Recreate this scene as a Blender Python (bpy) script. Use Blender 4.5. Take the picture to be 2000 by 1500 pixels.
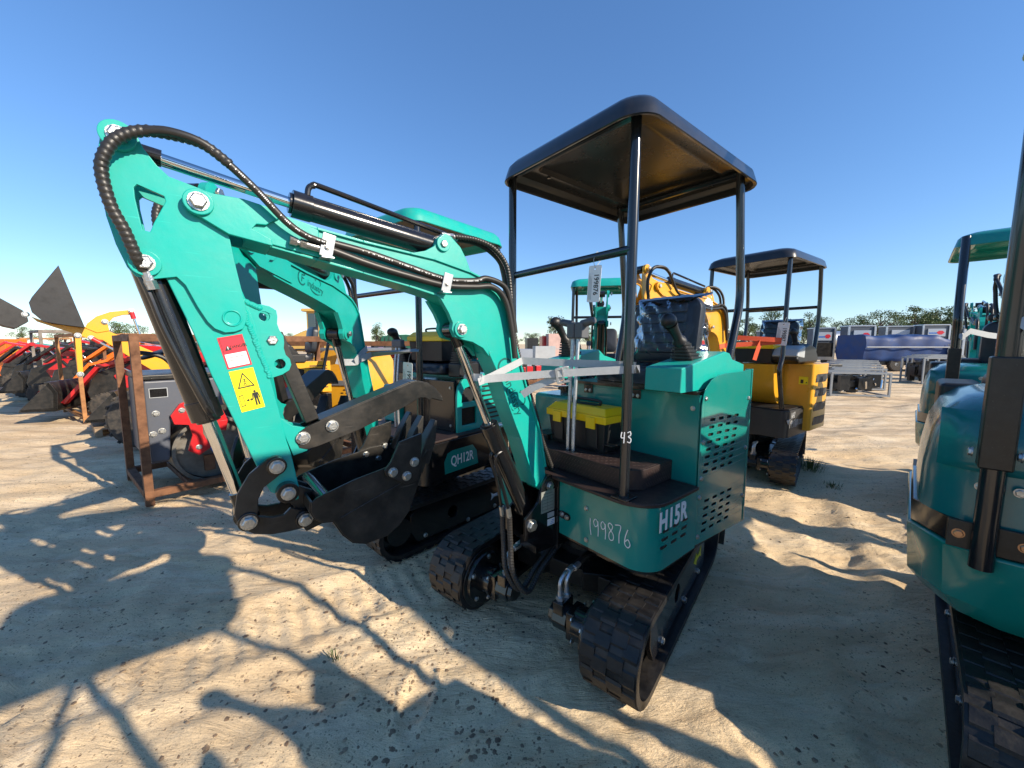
import bpy, bmesh, math, random
import numpy as np
from mathutils import Vector, Matrix
from mathutils.geometry import tessellate_polygon
for o in list(bpy.data.objects): bpy.data.objects.remove(o)
R = math.radians
sc = bpy.context.scene
col = sc.collection
random.seed(7)
# ---------------------------------------------------------------- camera
cam = bpy.data.cameras.new('camera'); camo = bpy.data.objects.new('camera', cam); col.objects.link(camo)
cam.sensor_width = 36; cam.lens = 751/2000*36; cam.clip_start = .02; cam.clip_end = 3000
camo.location = (0, 0, 1.4); camo.rotation_euler = (R(84), 0, 0)
sc.camera = camo
# ---------------------------------------------------------------- sky and sun
SUN_AZ, SUN_EL = R(-29.5), R(27.7)          # direction TO the sun: angle from +X, height
w = bpy.data.worlds.new('World'); sc.world = w; w.use_nodes = True
nt = w.node_tree; bg = nt.nodes['Background']
sky = nt.nodes.new('ShaderNodeTexSky'); sky.sky_type = 'NISHITA'; sky.sun_disc = False
sky.sun_elevation = SUN_EL; sky.sun_rotation = math.pi/2-SUN_AZ
sky.altitude = 0; sky.air_density = 1.0; sky.dust_density = .0; sky.ozone_density = 3.0
tint = nt.nodes.new('ShaderNodeMixRGB'); tint.blend_type = 'MULTIPLY'; tint.inputs[0].default_value = 1; tint.inputs[2].default_value = (1.00, 1.14, 1.37, 1)
gm = nt.nodes.new('ShaderNodeGamma'); gm.inputs[1].default_value = .80; hs = nt.nodes.new('ShaderNodeHueSaturation'); hs.inputs['Saturation'].default_value = 1.2
nt.links.new(sky.outputs[0], gm.inputs[0]); nt.links.new(gm.outputs[0], hs.inputs['Color']); nt.links.new(hs.outputs[0], tint.inputs[1]); nt.links.new(tint.outputs[0], bg.inputs[0]); bg.inputs[1].default_value = .14
sun = bpy.data.lights.new('sun', 'SUN'); sun.energy = 5.0; sun.angle = R(.55); sun.color = (1, .88, .71)
suno = bpy.data.objects.new('sun', sun); col.objects.link(suno)
sd = Vector((math.cos(SUN_AZ)*math.cos(SUN_EL), math.sin(SUN_AZ)*math.cos(SUN_EL), math.sin(SUN_EL)))
suno.rotation_euler = sd.to_track_quat('Z', 'Y').to_euler(); suno.location = (8, -6, 12)
vs = sc.view_settings; vs.view_transform = 'Standard'; vs.look = 'None'; vs.gamma = 1; vs.exposure = 0.52; vs.use_curve_mapping = False
# ---------------------------------------------------------------- materials
MATS = {}
def mat(name, c, rough=.5, metal=0, bump=0, bscale=60, var=0, vscale=8, c2=None, coat=0, dust=0, spec=.5, alpha=1, trans=0, aniso=None, scuff=None):
    if name in MATS: return MATS[name]
    m = bpy.data.materials.new(name); MATS[name] = m; m.use_nodes = True
    n = m.node_tree.nodes; l = m.node_tree.links; b = n['Principled BSDF']
    b.inputs['Base Color'].default_value = (*c, 1); b.inputs['Roughness'].default_value = rough; b.inputs['Metallic'].default_value = metal
    b.inputs['Specular IOR Level'].default_value = spec; b.inputs['Coat Weight'].default_value = coat; b.inputs['Coat Roughness'].default_value = .08
    b.inputs['Alpha'].default_value = alpha; b.inputs['Transmission Weight'].default_value = trans
    tc = n.new('ShaderNodeTexCoord'); src = tc.outputs['Object']
    if aniso:
        mp = n.new('ShaderNodeMapping'); mp.inputs['Scale'].default_value = aniso; l.new(src, mp.inputs[0]); src = mp.outputs[0]
    cur = None
    if var or c2:
        nz = n.new('ShaderNodeTexNoise'); nz.inputs['Scale'].default_value = vscale; nz.inputs['Detail'].default_value = 6; nz.inputs['Roughness'].default_value = .65
        l.new(src, nz.inputs['Vector'])
        cr = n.new('ShaderNodeValToRGB'); cr.color_ramp.elements[0].position = .38; cr.color_ramp.elements[1].position = .68
        cc = c2 or tuple(x*(1-var) for x in c)
        cr.color_ramp.elements[0].color = (*c, 1); cr.color_ramp.elements[1].color = (*cc, 1)
        l.new(nz.outputs['Fac'], cr.inputs[0]); cur = cr.outputs[0]
        mr = n.new('ShaderNodeMapRange'); mr.inputs[1].default_value = .3; mr.inputs[2].default_value = .7
        mr.inputs[3].default_value = rough*.8; mr.inputs[4].default_value = min(1, rough*1.25)
        l.new(nz.outputs['Fac'], mr.inputs[0]); l.new(mr.outputs[0], b.inputs['Roughness'])
    if dust:      # dry sand dust lying on upward faces and in blotches
        g = n.new('ShaderNodeNewGeometry'); sx = n.new('ShaderNodeSeparateXYZ'); l.new(g.outputs['Normal'], sx.inputs[0])
        d1 = n.new('ShaderNodeMapRange'); d1.inputs[1].default_value = -.2; d1.inputs[2].default_value = 1; d1.inputs[3].default_value = .25; d1.inputs[4].default_value = 1
        l.new(sx.outputs[2], d1.inputs[0])
        dz = n.new('ShaderNodeTexNoise'); dz.inputs['Scale'].default_value = 14; dz.inputs['Detail'].default_value = 8; dz.inputs['Roughness'].default_value = .75
        l.new(tc.outputs['Object'], dz.inputs['Vector'])
        d2 = n.new('ShaderNodeMapRange'); d2.inputs[1].default_value = .42; d2.inputs[2].default_value = .72; l.new(dz.outputs['Fac'], d2.inputs[0])
        mu = n.new('ShaderNodeMath'); mu.operation = 'MULTIPLY'; l.new(d1.outputs[0], mu.inputs[0]); l.new(d2.outputs[0], mu.inputs[1])
        mv = n.new('ShaderNodeMath'); mv.operation = 'MULTIPLY'; mv.inputs[1].default_value = dust; l.new(mu.outputs[0], mv.inputs[0])
        mx = n.new('ShaderNodeMixRGB'); mx.inputs[2].default_value = (.36, .27, .18, 1)
        if cur: l.new(cur, mx.inputs[1])
        else: mx.inputs[1].default_value = (*c, 1)
        l.new(mv.outputs[0], mx.inputs[0]); cur = mx.outputs[0]
    if scuff:     # fine random scratches in two directions
        prev = cur
        for k, rt in enumerate((.5, -1.1)):
            mp = n.new('ShaderNodeMapping'); mp.inputs['Rotation'].default_value = (rt, rt*.7, rt*1.3); mp.inputs['Scale'].default_value = (3, 70, 70); l.new(tc.outputs['Object'], mp.inputs[0])
            nz = n.new('ShaderNodeTexNoise'); nz.inputs['Scale'].default_value = 2.2; nz.inputs['Detail'].default_value = 3; l.new(mp.outputs[0], nz.inputs['Vector'])
            mr = n.new('ShaderNodeMapRange'); mr.inputs[1].default_value = .70; mr.inputs[2].default_value = .76; mr.inputs[4].default_value = scuff[0]; l.new(nz.outputs['Fac'], mr.inputs[0])
            mx = n.new('ShaderNodeMixRGB'); mx.inputs[2].default_value = (*scuff[1], 1); l.new(mr.outputs[0], mx.inputs[0])
            if prev: l.new(prev, mx.inputs[1])
            else: mx.inputs[1].default_value = (*c, 1)
            prev = mx.outputs[0]
        cur = prev
    if cur: l.new(cur, b.inputs['Base Color'])
    if bump:
        nz = n.new('ShaderNodeTexNoise'); nz.inputs['Scale'].default_value = bscale; nz.inputs['Detail'].default_value = 4
        l.new(src, nz.inputs['Vector'])
        bp = n.new('ShaderNodeBump'); bp.inputs['Strength'].default_value = bump; bp.inputs['Distance'].default_value = .004
        l.new(nz.outputs['Fac'], bp.inputs['Height']); l.new(bp.outputs[0], b.inputs['Normal'])
    return m
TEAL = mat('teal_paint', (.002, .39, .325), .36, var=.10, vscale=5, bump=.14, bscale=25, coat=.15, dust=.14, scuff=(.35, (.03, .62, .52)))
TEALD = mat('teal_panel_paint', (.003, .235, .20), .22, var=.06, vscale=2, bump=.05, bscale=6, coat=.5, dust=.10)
TEALR = mat('blue_teal_hood_paint', (.004, .17, .175), .24, var=.08, vscale=2, coat=.4, dust=.08)
BLACK = mat('black_gloss_paint', (.008, .008, .009), .2, var=.2, vscale=5, bump=.06, bscale=30, coat=.4, dust=.06)
BLACKM = mat('black_steel_paint', (.011, .011, .0105), .36, c2=(.021, .020, .0185), vscale=7, bump=.12, bscale=45, dust=.16, scuff=(.55, (.11, .10, .09)))
POSTM = mat('dark_post_paint', (.012, .014, .017), .22, coat=.5)
CANOPY = mat('black_canopy_paint', (.012, .013, .015), .28, coat=.3, dust=.08)
CANIN = mat('canopy_lining', (.028, .024, .020), .26, var=.3, vscale=3)
RUB = mat('track_rubber', (.008, .008, .009), .46, c2=(.018, .017, .017), vscale=20, bump=.3, bscale=70, dust=.04)
HOSE = mat('black_hose_rubber', (.02, .019, .018), .42, dust=.1)
PLAST = mat('black_plastic', (.014, .014, .015), .45, bump=.1, bscale=120)
GREYP = mat('grey_plastic', (.10, .105, .115), .5)
ZINC = mat('zinc_bolt', (.60, .60, .58), .38, 1, var=.35, vscale=60, bump=.3, bscale=150)
CHROME = mat('chrome_rod', (.75, .74, .72), .09, 1)
GALV = mat('galvanised_clamp', (.62, .64, .66), .4, .9, c2=(.42, .44, .46), vscale=70)
WHITE = mat('white_print', (.78, .79, .80), .5)
PAPER = mat('white_tag_card', (.80, .80, .79), .55, var=.06)
INK = mat('black_print', (.015, .015, .015), .5)
LOGO = mat('dark_teal_print', (.002, .10, .09), .4)
YEL = mat('yellow_label', (.85, .74, .01), .4)
YELP = mat('yellow_plastic', (.95, .60, .002), .35, bump=.1, bscale=60)
RED = mat('red_label', (.70, .03, .05), .4)
REDP = mat('red_paint', (.55, .015, .02), .3, var=.15, dust=.1, coat=.3)
ORANGE = mat('orange_paint', (.80, .16, .01), .3, var=.1, dust=.1, coat=.3)
CATY = mat('yellow_machine_paint', (.78, .38, .02), .32, var=.08, coat=.25, dust=.10)
CATY2 = mat('pale_yellow_machine_paint', (.66, .40, .10), .45, var=.1, dust=.3)
RUST = mat('rusty_steel', (.20, .085, .035), .75, c2=(.09, .04, .02), vscale=12, bump=.4, bscale=40)
RUSTL = mat('orange_rust_steel', (.42, .19, .06), .7, c2=(.22, .09, .035), vscale=9, bump=.4, bscale=40)
WOOD = mat('pallet_timber', (.36, .25, .15), .8, c2=(.22, .15, .09), vscale=12, bump=.4, aniso=(1, 8, 8))
MATB = mat('brown_quilted_leatherette', (.035, .021, .019), .5, var=.2, vscale=20, bump=.2, bscale=150)
STITCH = mat('pale_stitching', (.13, .085, .075), .7)
STRAP = mat('white_webbing', (.44, .46, .47), .5, var=.1, vscale=40, bump=.3, bscale=200)
STRAPO = mat('orange_webbing', (.80, .10, .03), .6)
GREYM = mat('grey_machine_paint', (.16, .175, .20), .38, var=.12, vscale=3, dust=.15)
SLATE = mat('slate_machine_paint', (.085, .095, .12), .4, var=.15, vscale=3, dust=.12)
GREYL = mat('pale_grey_paint', (.42, .44, .45), .45, var=.15, vscale=2, dust=.15)
BOXG = mat('dark_service_box_paint', (.085, .10, .125), .5, var=.2, vscale=1.5)
SILV = mat('aluminium_sheet', (.55, .57, .60), .35, .8, var=.2, vscale=2)
GALVF = mat('galvanised_frame', (.34, .35, .35), .5, .5, var=.2, vscale=5)
TARP = mat('blue_tarpaulin', (.002, .024, .11), .6, c2=(.003, .045, .18), vscale=2, bump=.5, bscale=3)
GTARP = mat('green_tarpaulin', (.012, .085, .05), .6, c2=(.02, .13, .08), vscale=2, bump=.4, bscale=3)
BLUE = mat('blue_paint', (.02, .16, .55), .4)
GLASS = mat('dark_window_glass', (.05, .07, .08), .06, spec=.8)
TYRE = mat('tyre_rubber', (.02, .019, .018), .8, c2=(.07, .06, .05), vscale=14, bump=.3, dust=.2)
SEATM = mat('dark_grey_seat_vinyl', (.017, .021, .030), .42, bump=.5, bscale=18)
PINK = mat('pale_pink_block', (.62, .42, .36), .8, var=.2, vscale=2)
def wrapmat():
    m = bpy.data.materials.new('clear_plastic_wrap'); MATS['clear_plastic_wrap'] = m; m.use_nodes = True
    n = m.node_tree.nodes; l = m.node_tree.links; out = n['Material Output']
    tr = n.new('ShaderNodeBsdfTransparent'); gl = n.new('ShaderNodeBsdfGlossy'); gl.inputs['Roughness'].default_value = .12; gl.inputs['Color'].default_value = (.42, .43, .45, 1)
    mx = n.new('ShaderNodeMixShader'); fr = n.new('ShaderNodeFresnel'); fr.inputs[0].default_value = 1.45
    tc = n.new('ShaderNodeTexCoord'); nz = n.new('ShaderNodeTexNoise'); nz.inputs['Scale'].default_value = 22; nz.inputs['Detail'].default_value = 4; nz.inputs['Distortion'].default_value = 1.2
    l.new(tc.outputs['Object'], nz.inputs['Vector'])
    bp = n.new('ShaderNodeBump'); bp.inputs['Strength'].default_value = .35; bp.inputs['Distance'].default_value = .008
    l.new(nz.outputs['Fac'], bp.inputs['Height']); l.new(bp.outputs[0], gl.inputs['Normal']); l.new(bp.outputs[0], fr.inputs['Normal'])
    ad = n.new('ShaderNodeMath'); ad.operation = 'ADD'; ad.inputs[1].default_value = .0; l.new(fr.outputs[0], ad.inputs[0])
    l.new(ad.outputs[0], mx.inputs[0]); l.new(tr.outputs[0], mx.inputs[1]); l.new(gl.outputs[0], mx.inputs[2]); l.new(mx.outputs[0], out.inputs[0])
    return m
WRAP = wrapmat()
# ---------------------------------------------------------------- mesh collector
class MB:
    def __init__(s, M=None): s.v = []; s.f = []; s.M = M or Matrix()
    def add(s, vs, fs, M=None):
        k = len(s.v); T = s.M @ M if M is not None else s.M
        s.v += [tuple(T @ Vector(p)) for p in vs]; s.f += [tuple(i+k for i in f) for f in fs]; return s
    def box(s, x0, x1, y0, y1, z0, z1, M=None):
        return s.add([(x0,y0,z0),(x1,y0,z0),(x1,y1,z0),(x0,y1,z0),(x0,y0,z1),(x1,y0,z1),(x1,y1,z1),(x0,y1,z1)],
                     [(0,3,2,1),(4,5,6,7),(0,1,5,4),(1,2,6,5),(2,3,7,6),(3,0,4,7)], M)
    def beam(s, a, b, wd, ht, up=(0,0,1)):           # rectangular bar from a to b
        a = Vector(a); b = Vector(b); d = (b-a); L = d.length; d.normalize(); u = Vector(up)
        if abs(d.dot(u)) > .98: u = Vector((1,0,0))
        y = u.cross(d).normalized(); z = d.cross(y)
        M = Matrix((( d.x,y.x,z.x,a.x),(d.y,y.y,z.y,a.y),(d.z,y.z,z.z,a.z),(0,0,0,1)))
        return s.box(0, L, -wd/2, wd/2, -ht/2, ht/2, M)
    def ext(s, pts, y0, y1, holes=(), axis='y', M=None):   # polygon (x,z) extruded along y; holes optional
        loops = [list(pts)]+[list(h) for h in holes]
        flat = [p for lp in loops for p in lp]
        tr = tessellate_polygon([[Vector((p[0], p[1], 0)) for p in lp] for lp in loops])
        n = len(flat)
        P = {'y': lambda p, t: (p[0], t, p[1]), 'x': lambda p, t: (t, p[0], p[1]), 'z': lambda p, t: (p[0], p[1], t)}[axis]
        vs = [P(p, y0) for p in flat]+[P(p, y1) for p in flat]
        fs = []
        for t in tr: fs.append(tuple(t)); fs.append(tuple(i+n for i in reversed(t)))
        k = 0
        for lp in loops:
            m = len(lp)
            for i in range(m): j = (i+1) % m; fs.append((k+i, k+j, n+k+j, n+k+i))
            k += m
        return s.add(vs, fs, M)
    def cyl(s, a, b, r0, r1=None, n=20, cap=True):
        r1 = r0 if r1 is None else r1; a = Vector(a); b = Vector(b); q = (b-a).to_track_quat('Z', 'Y').to_matrix()
        vs = []; 
        for c, r in ((a, r0), (b, r1)):
            for i in range(n): t = 2*math.pi*i/n; vs.append(tuple(c+q @ Vector((r*math.cos(t), r*math.sin(t), 0))))
        fs = [(i, (i+1) % n, n+(i+1) % n, n+i) for i in range(n)]
        if cap: fs += [tuple(reversed(range(n))), tuple(range(n, 2*n))]
        return s.add(vs, fs)
    def lathe(s, a, axis, prof, n=24):              # prof: (distance along axis, radius)
        a = Vector(a); ax = Vector(axis).normalized(); q = ax.to_track_quat('Z', 'Y').to_matrix(); vs = []; fs = []
        for d, r in prof:
            for i in range(n): t = 2*math.pi*i/n; vs.append(tuple(a+ax*d+q @ Vector((r*math.cos(t), r*math.sin(t), 0))))
        for k in range(len(prof)-1):
            for i in range(n): j = (i+1) % n; fs.append((k*n+i, k*n+j, (k+1)*n+j, (k+1)*n+i))
        fs += [tuple(reversed(range(n))), tuple(range((len(prof)-1)*n, len(prof)*n))]
        return s.add(vs, fs)
    def tube(s, pts, r, n=10, smooth=True, rib=None, sub=8):
        P = [Vector(p) for p in pts]
        if smooth and len(P) > 2: P = spline(P, sub)
        if rib:                                       # resample evenly for the spiral guard
            P = resample(P, rib[0]/3)
        vs = []; fs = []; m = len(P); t0 = (P[1]-P[0]).normalized(); u = t0.orthogonal().normalized()
        for i, p in enumerate(P):
            t = (P[min(i+1, m-1)]-P[max(i-1, 0)]).normalized()
            u = (u-t*u.dot(t)).normalized(); v = t.cross(u)
            rr = r(i/(m-1)) if callable(r) else r
            for k in range(n):
                a = 2*math.pi*k/n; q = rr
                if rib: q = rr*(1+rib[1]*math.sin(2*math.pi*i/3+a))
                vs.append(tuple(p+u*(q*math.cos(a))+v*(q*math.sin(a))))
        for i in range(m-1):
            for k in range(n): j = (k+1) % n; fs.append((i*n+k, i*n+j, (i+1)*n+j, (i+1)*n+k))
        fs += [tuple(reversed(range(n))), tuple(range((m-1)*n, m*n))]
        return s.add(vs, fs)
    def ribbon(s, pts, wd, th, nrm):                   # flat strap following points; nrm = list/one normal
        P = [Vector(p) for p in pts]; m = len(P); vs = []; fs = []
        for i, p in enumerate(P):
            t = (P[min(i+1, m-1)]-P[max(i-1, 0)]).normalized(); nn = Vector(nrm[i] if isinstance(nrm, list) else nrm)
            nn = (nn-t*nn.dot(t)).normalized(); b = t.cross(nn)
            for a, c in ((-1,-1),(1,-1),(1,1),(-1,1)): vs.append(tuple(p+b*(a*wd/2)+nn*(c*th/2)))
        for i in range(m-1):
            for k in range(4): j = (k+1) % 4; fs.append((i*4+k, i*4+j, (i+1)*4+j, (i+1)*4+k))
        fs += [(3,2,1,0), tuple(range((m-1)*4, m*4))]
        return s.add(vs, fs)
    def hexbolt(s, p, d, r, h=None, washer=True):
        p = Vector(p); d = Vector(d).normalized(); h = h or r*.6
        if washer: s.cyl(p, p+d*(r*.22), r*1.22, n=16); p = p+d*(r*.22)
        s.cyl(p, p+d*(h*.8), r, n=6); s.cyl(p+d*(h*.8), p+d*h, r, r*.82, n=6); return s
    def grid(s, fn, nu, nv):
        vs = [tuple(fn(i/(nu-1), j/(nv-1))) for i in range(nu) for j in range(nv)]
        return s.add(vs, [(i*nv+j, (i+1)*nv+j, (i+1)*nv+j+1, i*nv+j+1) for i in range(nu-1) for j in range(nv-1)])
    def mesh(s, name, m, angle=33, flip=True):
        me = bpy.data.meshes.new(name); me.from_pydata(s.v, [], s.f)
        bm = bmesh.new(); bm.from_mesh(me)
        if flip: bmesh.ops.recalc_face_normals(bm, faces=bm.faces)
        for f in bm.faces: f.smooth = True
        bm.to_mesh(me); bm.free(); me.set_sharp_from_angle(angle=R(angle))
        if m: me.materials.append(m)
        return me
def spline(P, sub=8):
    out = []; n = len(P)
    for i in range(n-1):
        p0 = P[max(i-1, 0)]; p1 = P[i]; p2 = P[i+1]; p3 = P[min(i+2, n-1)]
        for k in range(sub):
            t = k/sub; out.append(.5*((2*p1)+(p2-p0)*t+(2*p0-5*p1+4*p2-p3)*t*t+(3*p1-p0-3*p2+p3)*t**3))
    out.append(P[-1]); return out
def resample(P, step):
    out = [P[0]]; acc = 0
    for i in range(len(P)-1):
        a, b = P[i], P[i+1]; L = (b-a).length; d = step-acc
        while d <= L: out.append(a.lerp(b, d/L)); d += step
        acc = (acc+L) % step
    return out
def rrect(x0, x1, y0, y1, r, n=5, corners=(1,1,1,1)):     # rounded rectangle, counter-clockwise
    out = []
    for k, (cx, cy, a0) in enumerate(((x1, y1, 0), (x0, y1, 90), (x0, y0, 180), (x1, y0, 270))):
        q = r*corners[k]
        if q <= 0: out.append((cx, cy)); continue
        sx = -1 if cx == x1 else 1; sy = -1 if cy == y1 else 1
        for i in range(n+1): a = R(a0+90*i/n); out.append((cx+sx*q+q*math.cos(a), cy+sy*q+q*math.sin(a)))
    return out
def circ(cx, cy, r, n=14): return [(cx+r*math.cos(2*math.pi*i/n), cy+r*math.sin(2*math.pi*i/n)) for i in range(n)]
# ---------------------------------------------------------------- object helpers
def link(name, me, parent=None, M=None, bevel=0):
    o = bpy.data.objects.new(name, me); col.objects.link(o)
    if parent: o.parent = parent
    if M is not None: o.matrix_local = M
    if bevel:
        b = o.modifiers.new('bevel', 'BEVEL'); b.width = bevel; b.segments = 2; b.limit_method = 'ANGLE'; b.angle_limit = R(40); b.harden_normals = True
    return o
def part(name, mb, m, parent, bevel=0, M=None, angle=33, label=None, kind=None):
    o = link(name, mb.mesh(name, m, angle), parent, M, bevel)
    if label: o['label'] = label
    if kind: o['kind'] = kind
    return o
def tag(o, label, cat, group=None):
    o['label'] = label; o['category'] = cat
    if group: o['group'] = group
    return o
def thing(name, label, cat, loc=(0,0,0), rz=0, group=None, sc_=1):
    o = bpy.data.objects.new(name, None); col.objects.link(o); o.location = loc; o.rotation_euler = (0, 0, rz); o.empty_display_size = .1
    if sc_ != 1: o.scale = (sc_,)*3
    return tag(o, label, cat, group)
def copy_tree(o, parent=None):
    c = o.copy(); col.objects.link(c)
    if parent: c.parent = parent; c.matrix_parent_inverse = o.matrix_parent_inverse.copy(); c.matrix_basis = o.matrix_basis.copy()
    for ch in list(o.children): copy_tree(ch, c)
    return c
def struct(name, mb, m, angle=33):
    o = part(name, mb, m, None, angle=angle); o['kind'] = 'structure'; return o
def text_mesh(name, s, size, m, ex=0, sx=1, spacing=1, off=0):
    cu = bpy.data.curves.new(name, 'FONT'); cu.body = s; cu.size = size; cu.extrude = ex; cu.align_x = 'CENTER'; cu.align_y = 'CENTER'; cu.space_character = spacing; cu.offset = off; cu.resolution_u = 3
    t = bpy.data.objects.new(name, cu); me = bpy.data.meshes.new_from_object(t); bpy.data.objects.remove(t)
    for v in me.vertices: v.co.x *= sx
    me.materials.clear(); me.materials.append(m); return me
def frame3(o, x, y):             # matrix with origin o, x axis x, y axis near y
    x = Vector(x).normalized(); y = Vector(y); z = x.cross(y).normalized(); y = z.cross(x)
    return Matrix(((x.x,y.x,z.x,o[0]),(x.y,y.y,z.y,o[1]),(x.z,y.z,z.z,o[2]),(0,0,0,1)))
def hexb(name, pts, d, r, parent, m=None, h=None, washer=True):     # bolts: one shared mesh, one object each
    key = ('hex', round(r, 4), h, washer, (m or ZINC).name)
    if key not in SH:
        SH[key] = MB().hexbolt((0,0,0), (0,0,1), r, h, washer).mesh('bolt', m or ZINC)
    q = Vector(d).to_track_quat('Z', 'Y').to_matrix().to_4x4(); out = []
    for k, p in enumerate(pts): out.append(link(name, SH[key], parent, Matrix.Translation(p) @ q @ Matrix.Rotation(k*.7, 4, 'Z')))
    return out
SH = {}
# handwriting strokes, unit cell 1 high
STK = {'1': [[(.3,1),(.22,.5),(.25,0)]], '9': [[(.5,.85),(.3,1),(.1,.8),(.2,.55),(.45,.65),(.52,.9),(.5,.4),(.42,0)]],
 '8': [[(.5,.9),(.25,1),(.12,.78),(.5,.4),(.45,.08),(.15,.05),(.12,.35),(.45,.7),(.52,.88)]], '7': [[(.05,.98),(.55,1),(.35,.5),(.28,0)]],
 '6': [[(.45,1),(.18,.55),(.1,.15),(.35,0),(.55,.2),(.4,.45),(.15,.3)]], '4': [[(.15,1),(.08,.5),(.5,.5)],[(.45,1),(.4,0)]],
 '2': [[(.08,.8),(.3,1),(.5,.8),(.1,.05),(.55,.05)]], '3': [[(.1,.9),(.4,1),(.45,.7),(.2,.55),(.5,.35),(.4,.02),(.08,.1)]], '5': [[(.5,1),(.15,1),(.12,.6),(.42,.62),(.5,.25),(.3,0),(.08,.1)]]}
def handwriting(s, h, r=.0022):
    mb = MB(); x = 0; rnd = random.Random(3)
    for ch in s:
        dy = rnd.uniform(-.08, .08)*h
        for st in STK[ch]: mb.tube([(x+p[0]*h*.75, p[1]*h+dy, .0005) for p in st], r, n=5, sub=4)
        x += h*.52*(.75 if ch == '1' else 1)
    for i, v in enumerate(mb.v): mb.v[i] = (v[0]-x/2, v[1]-h/2, .0006+v[2]*.3)
    return mb
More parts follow.
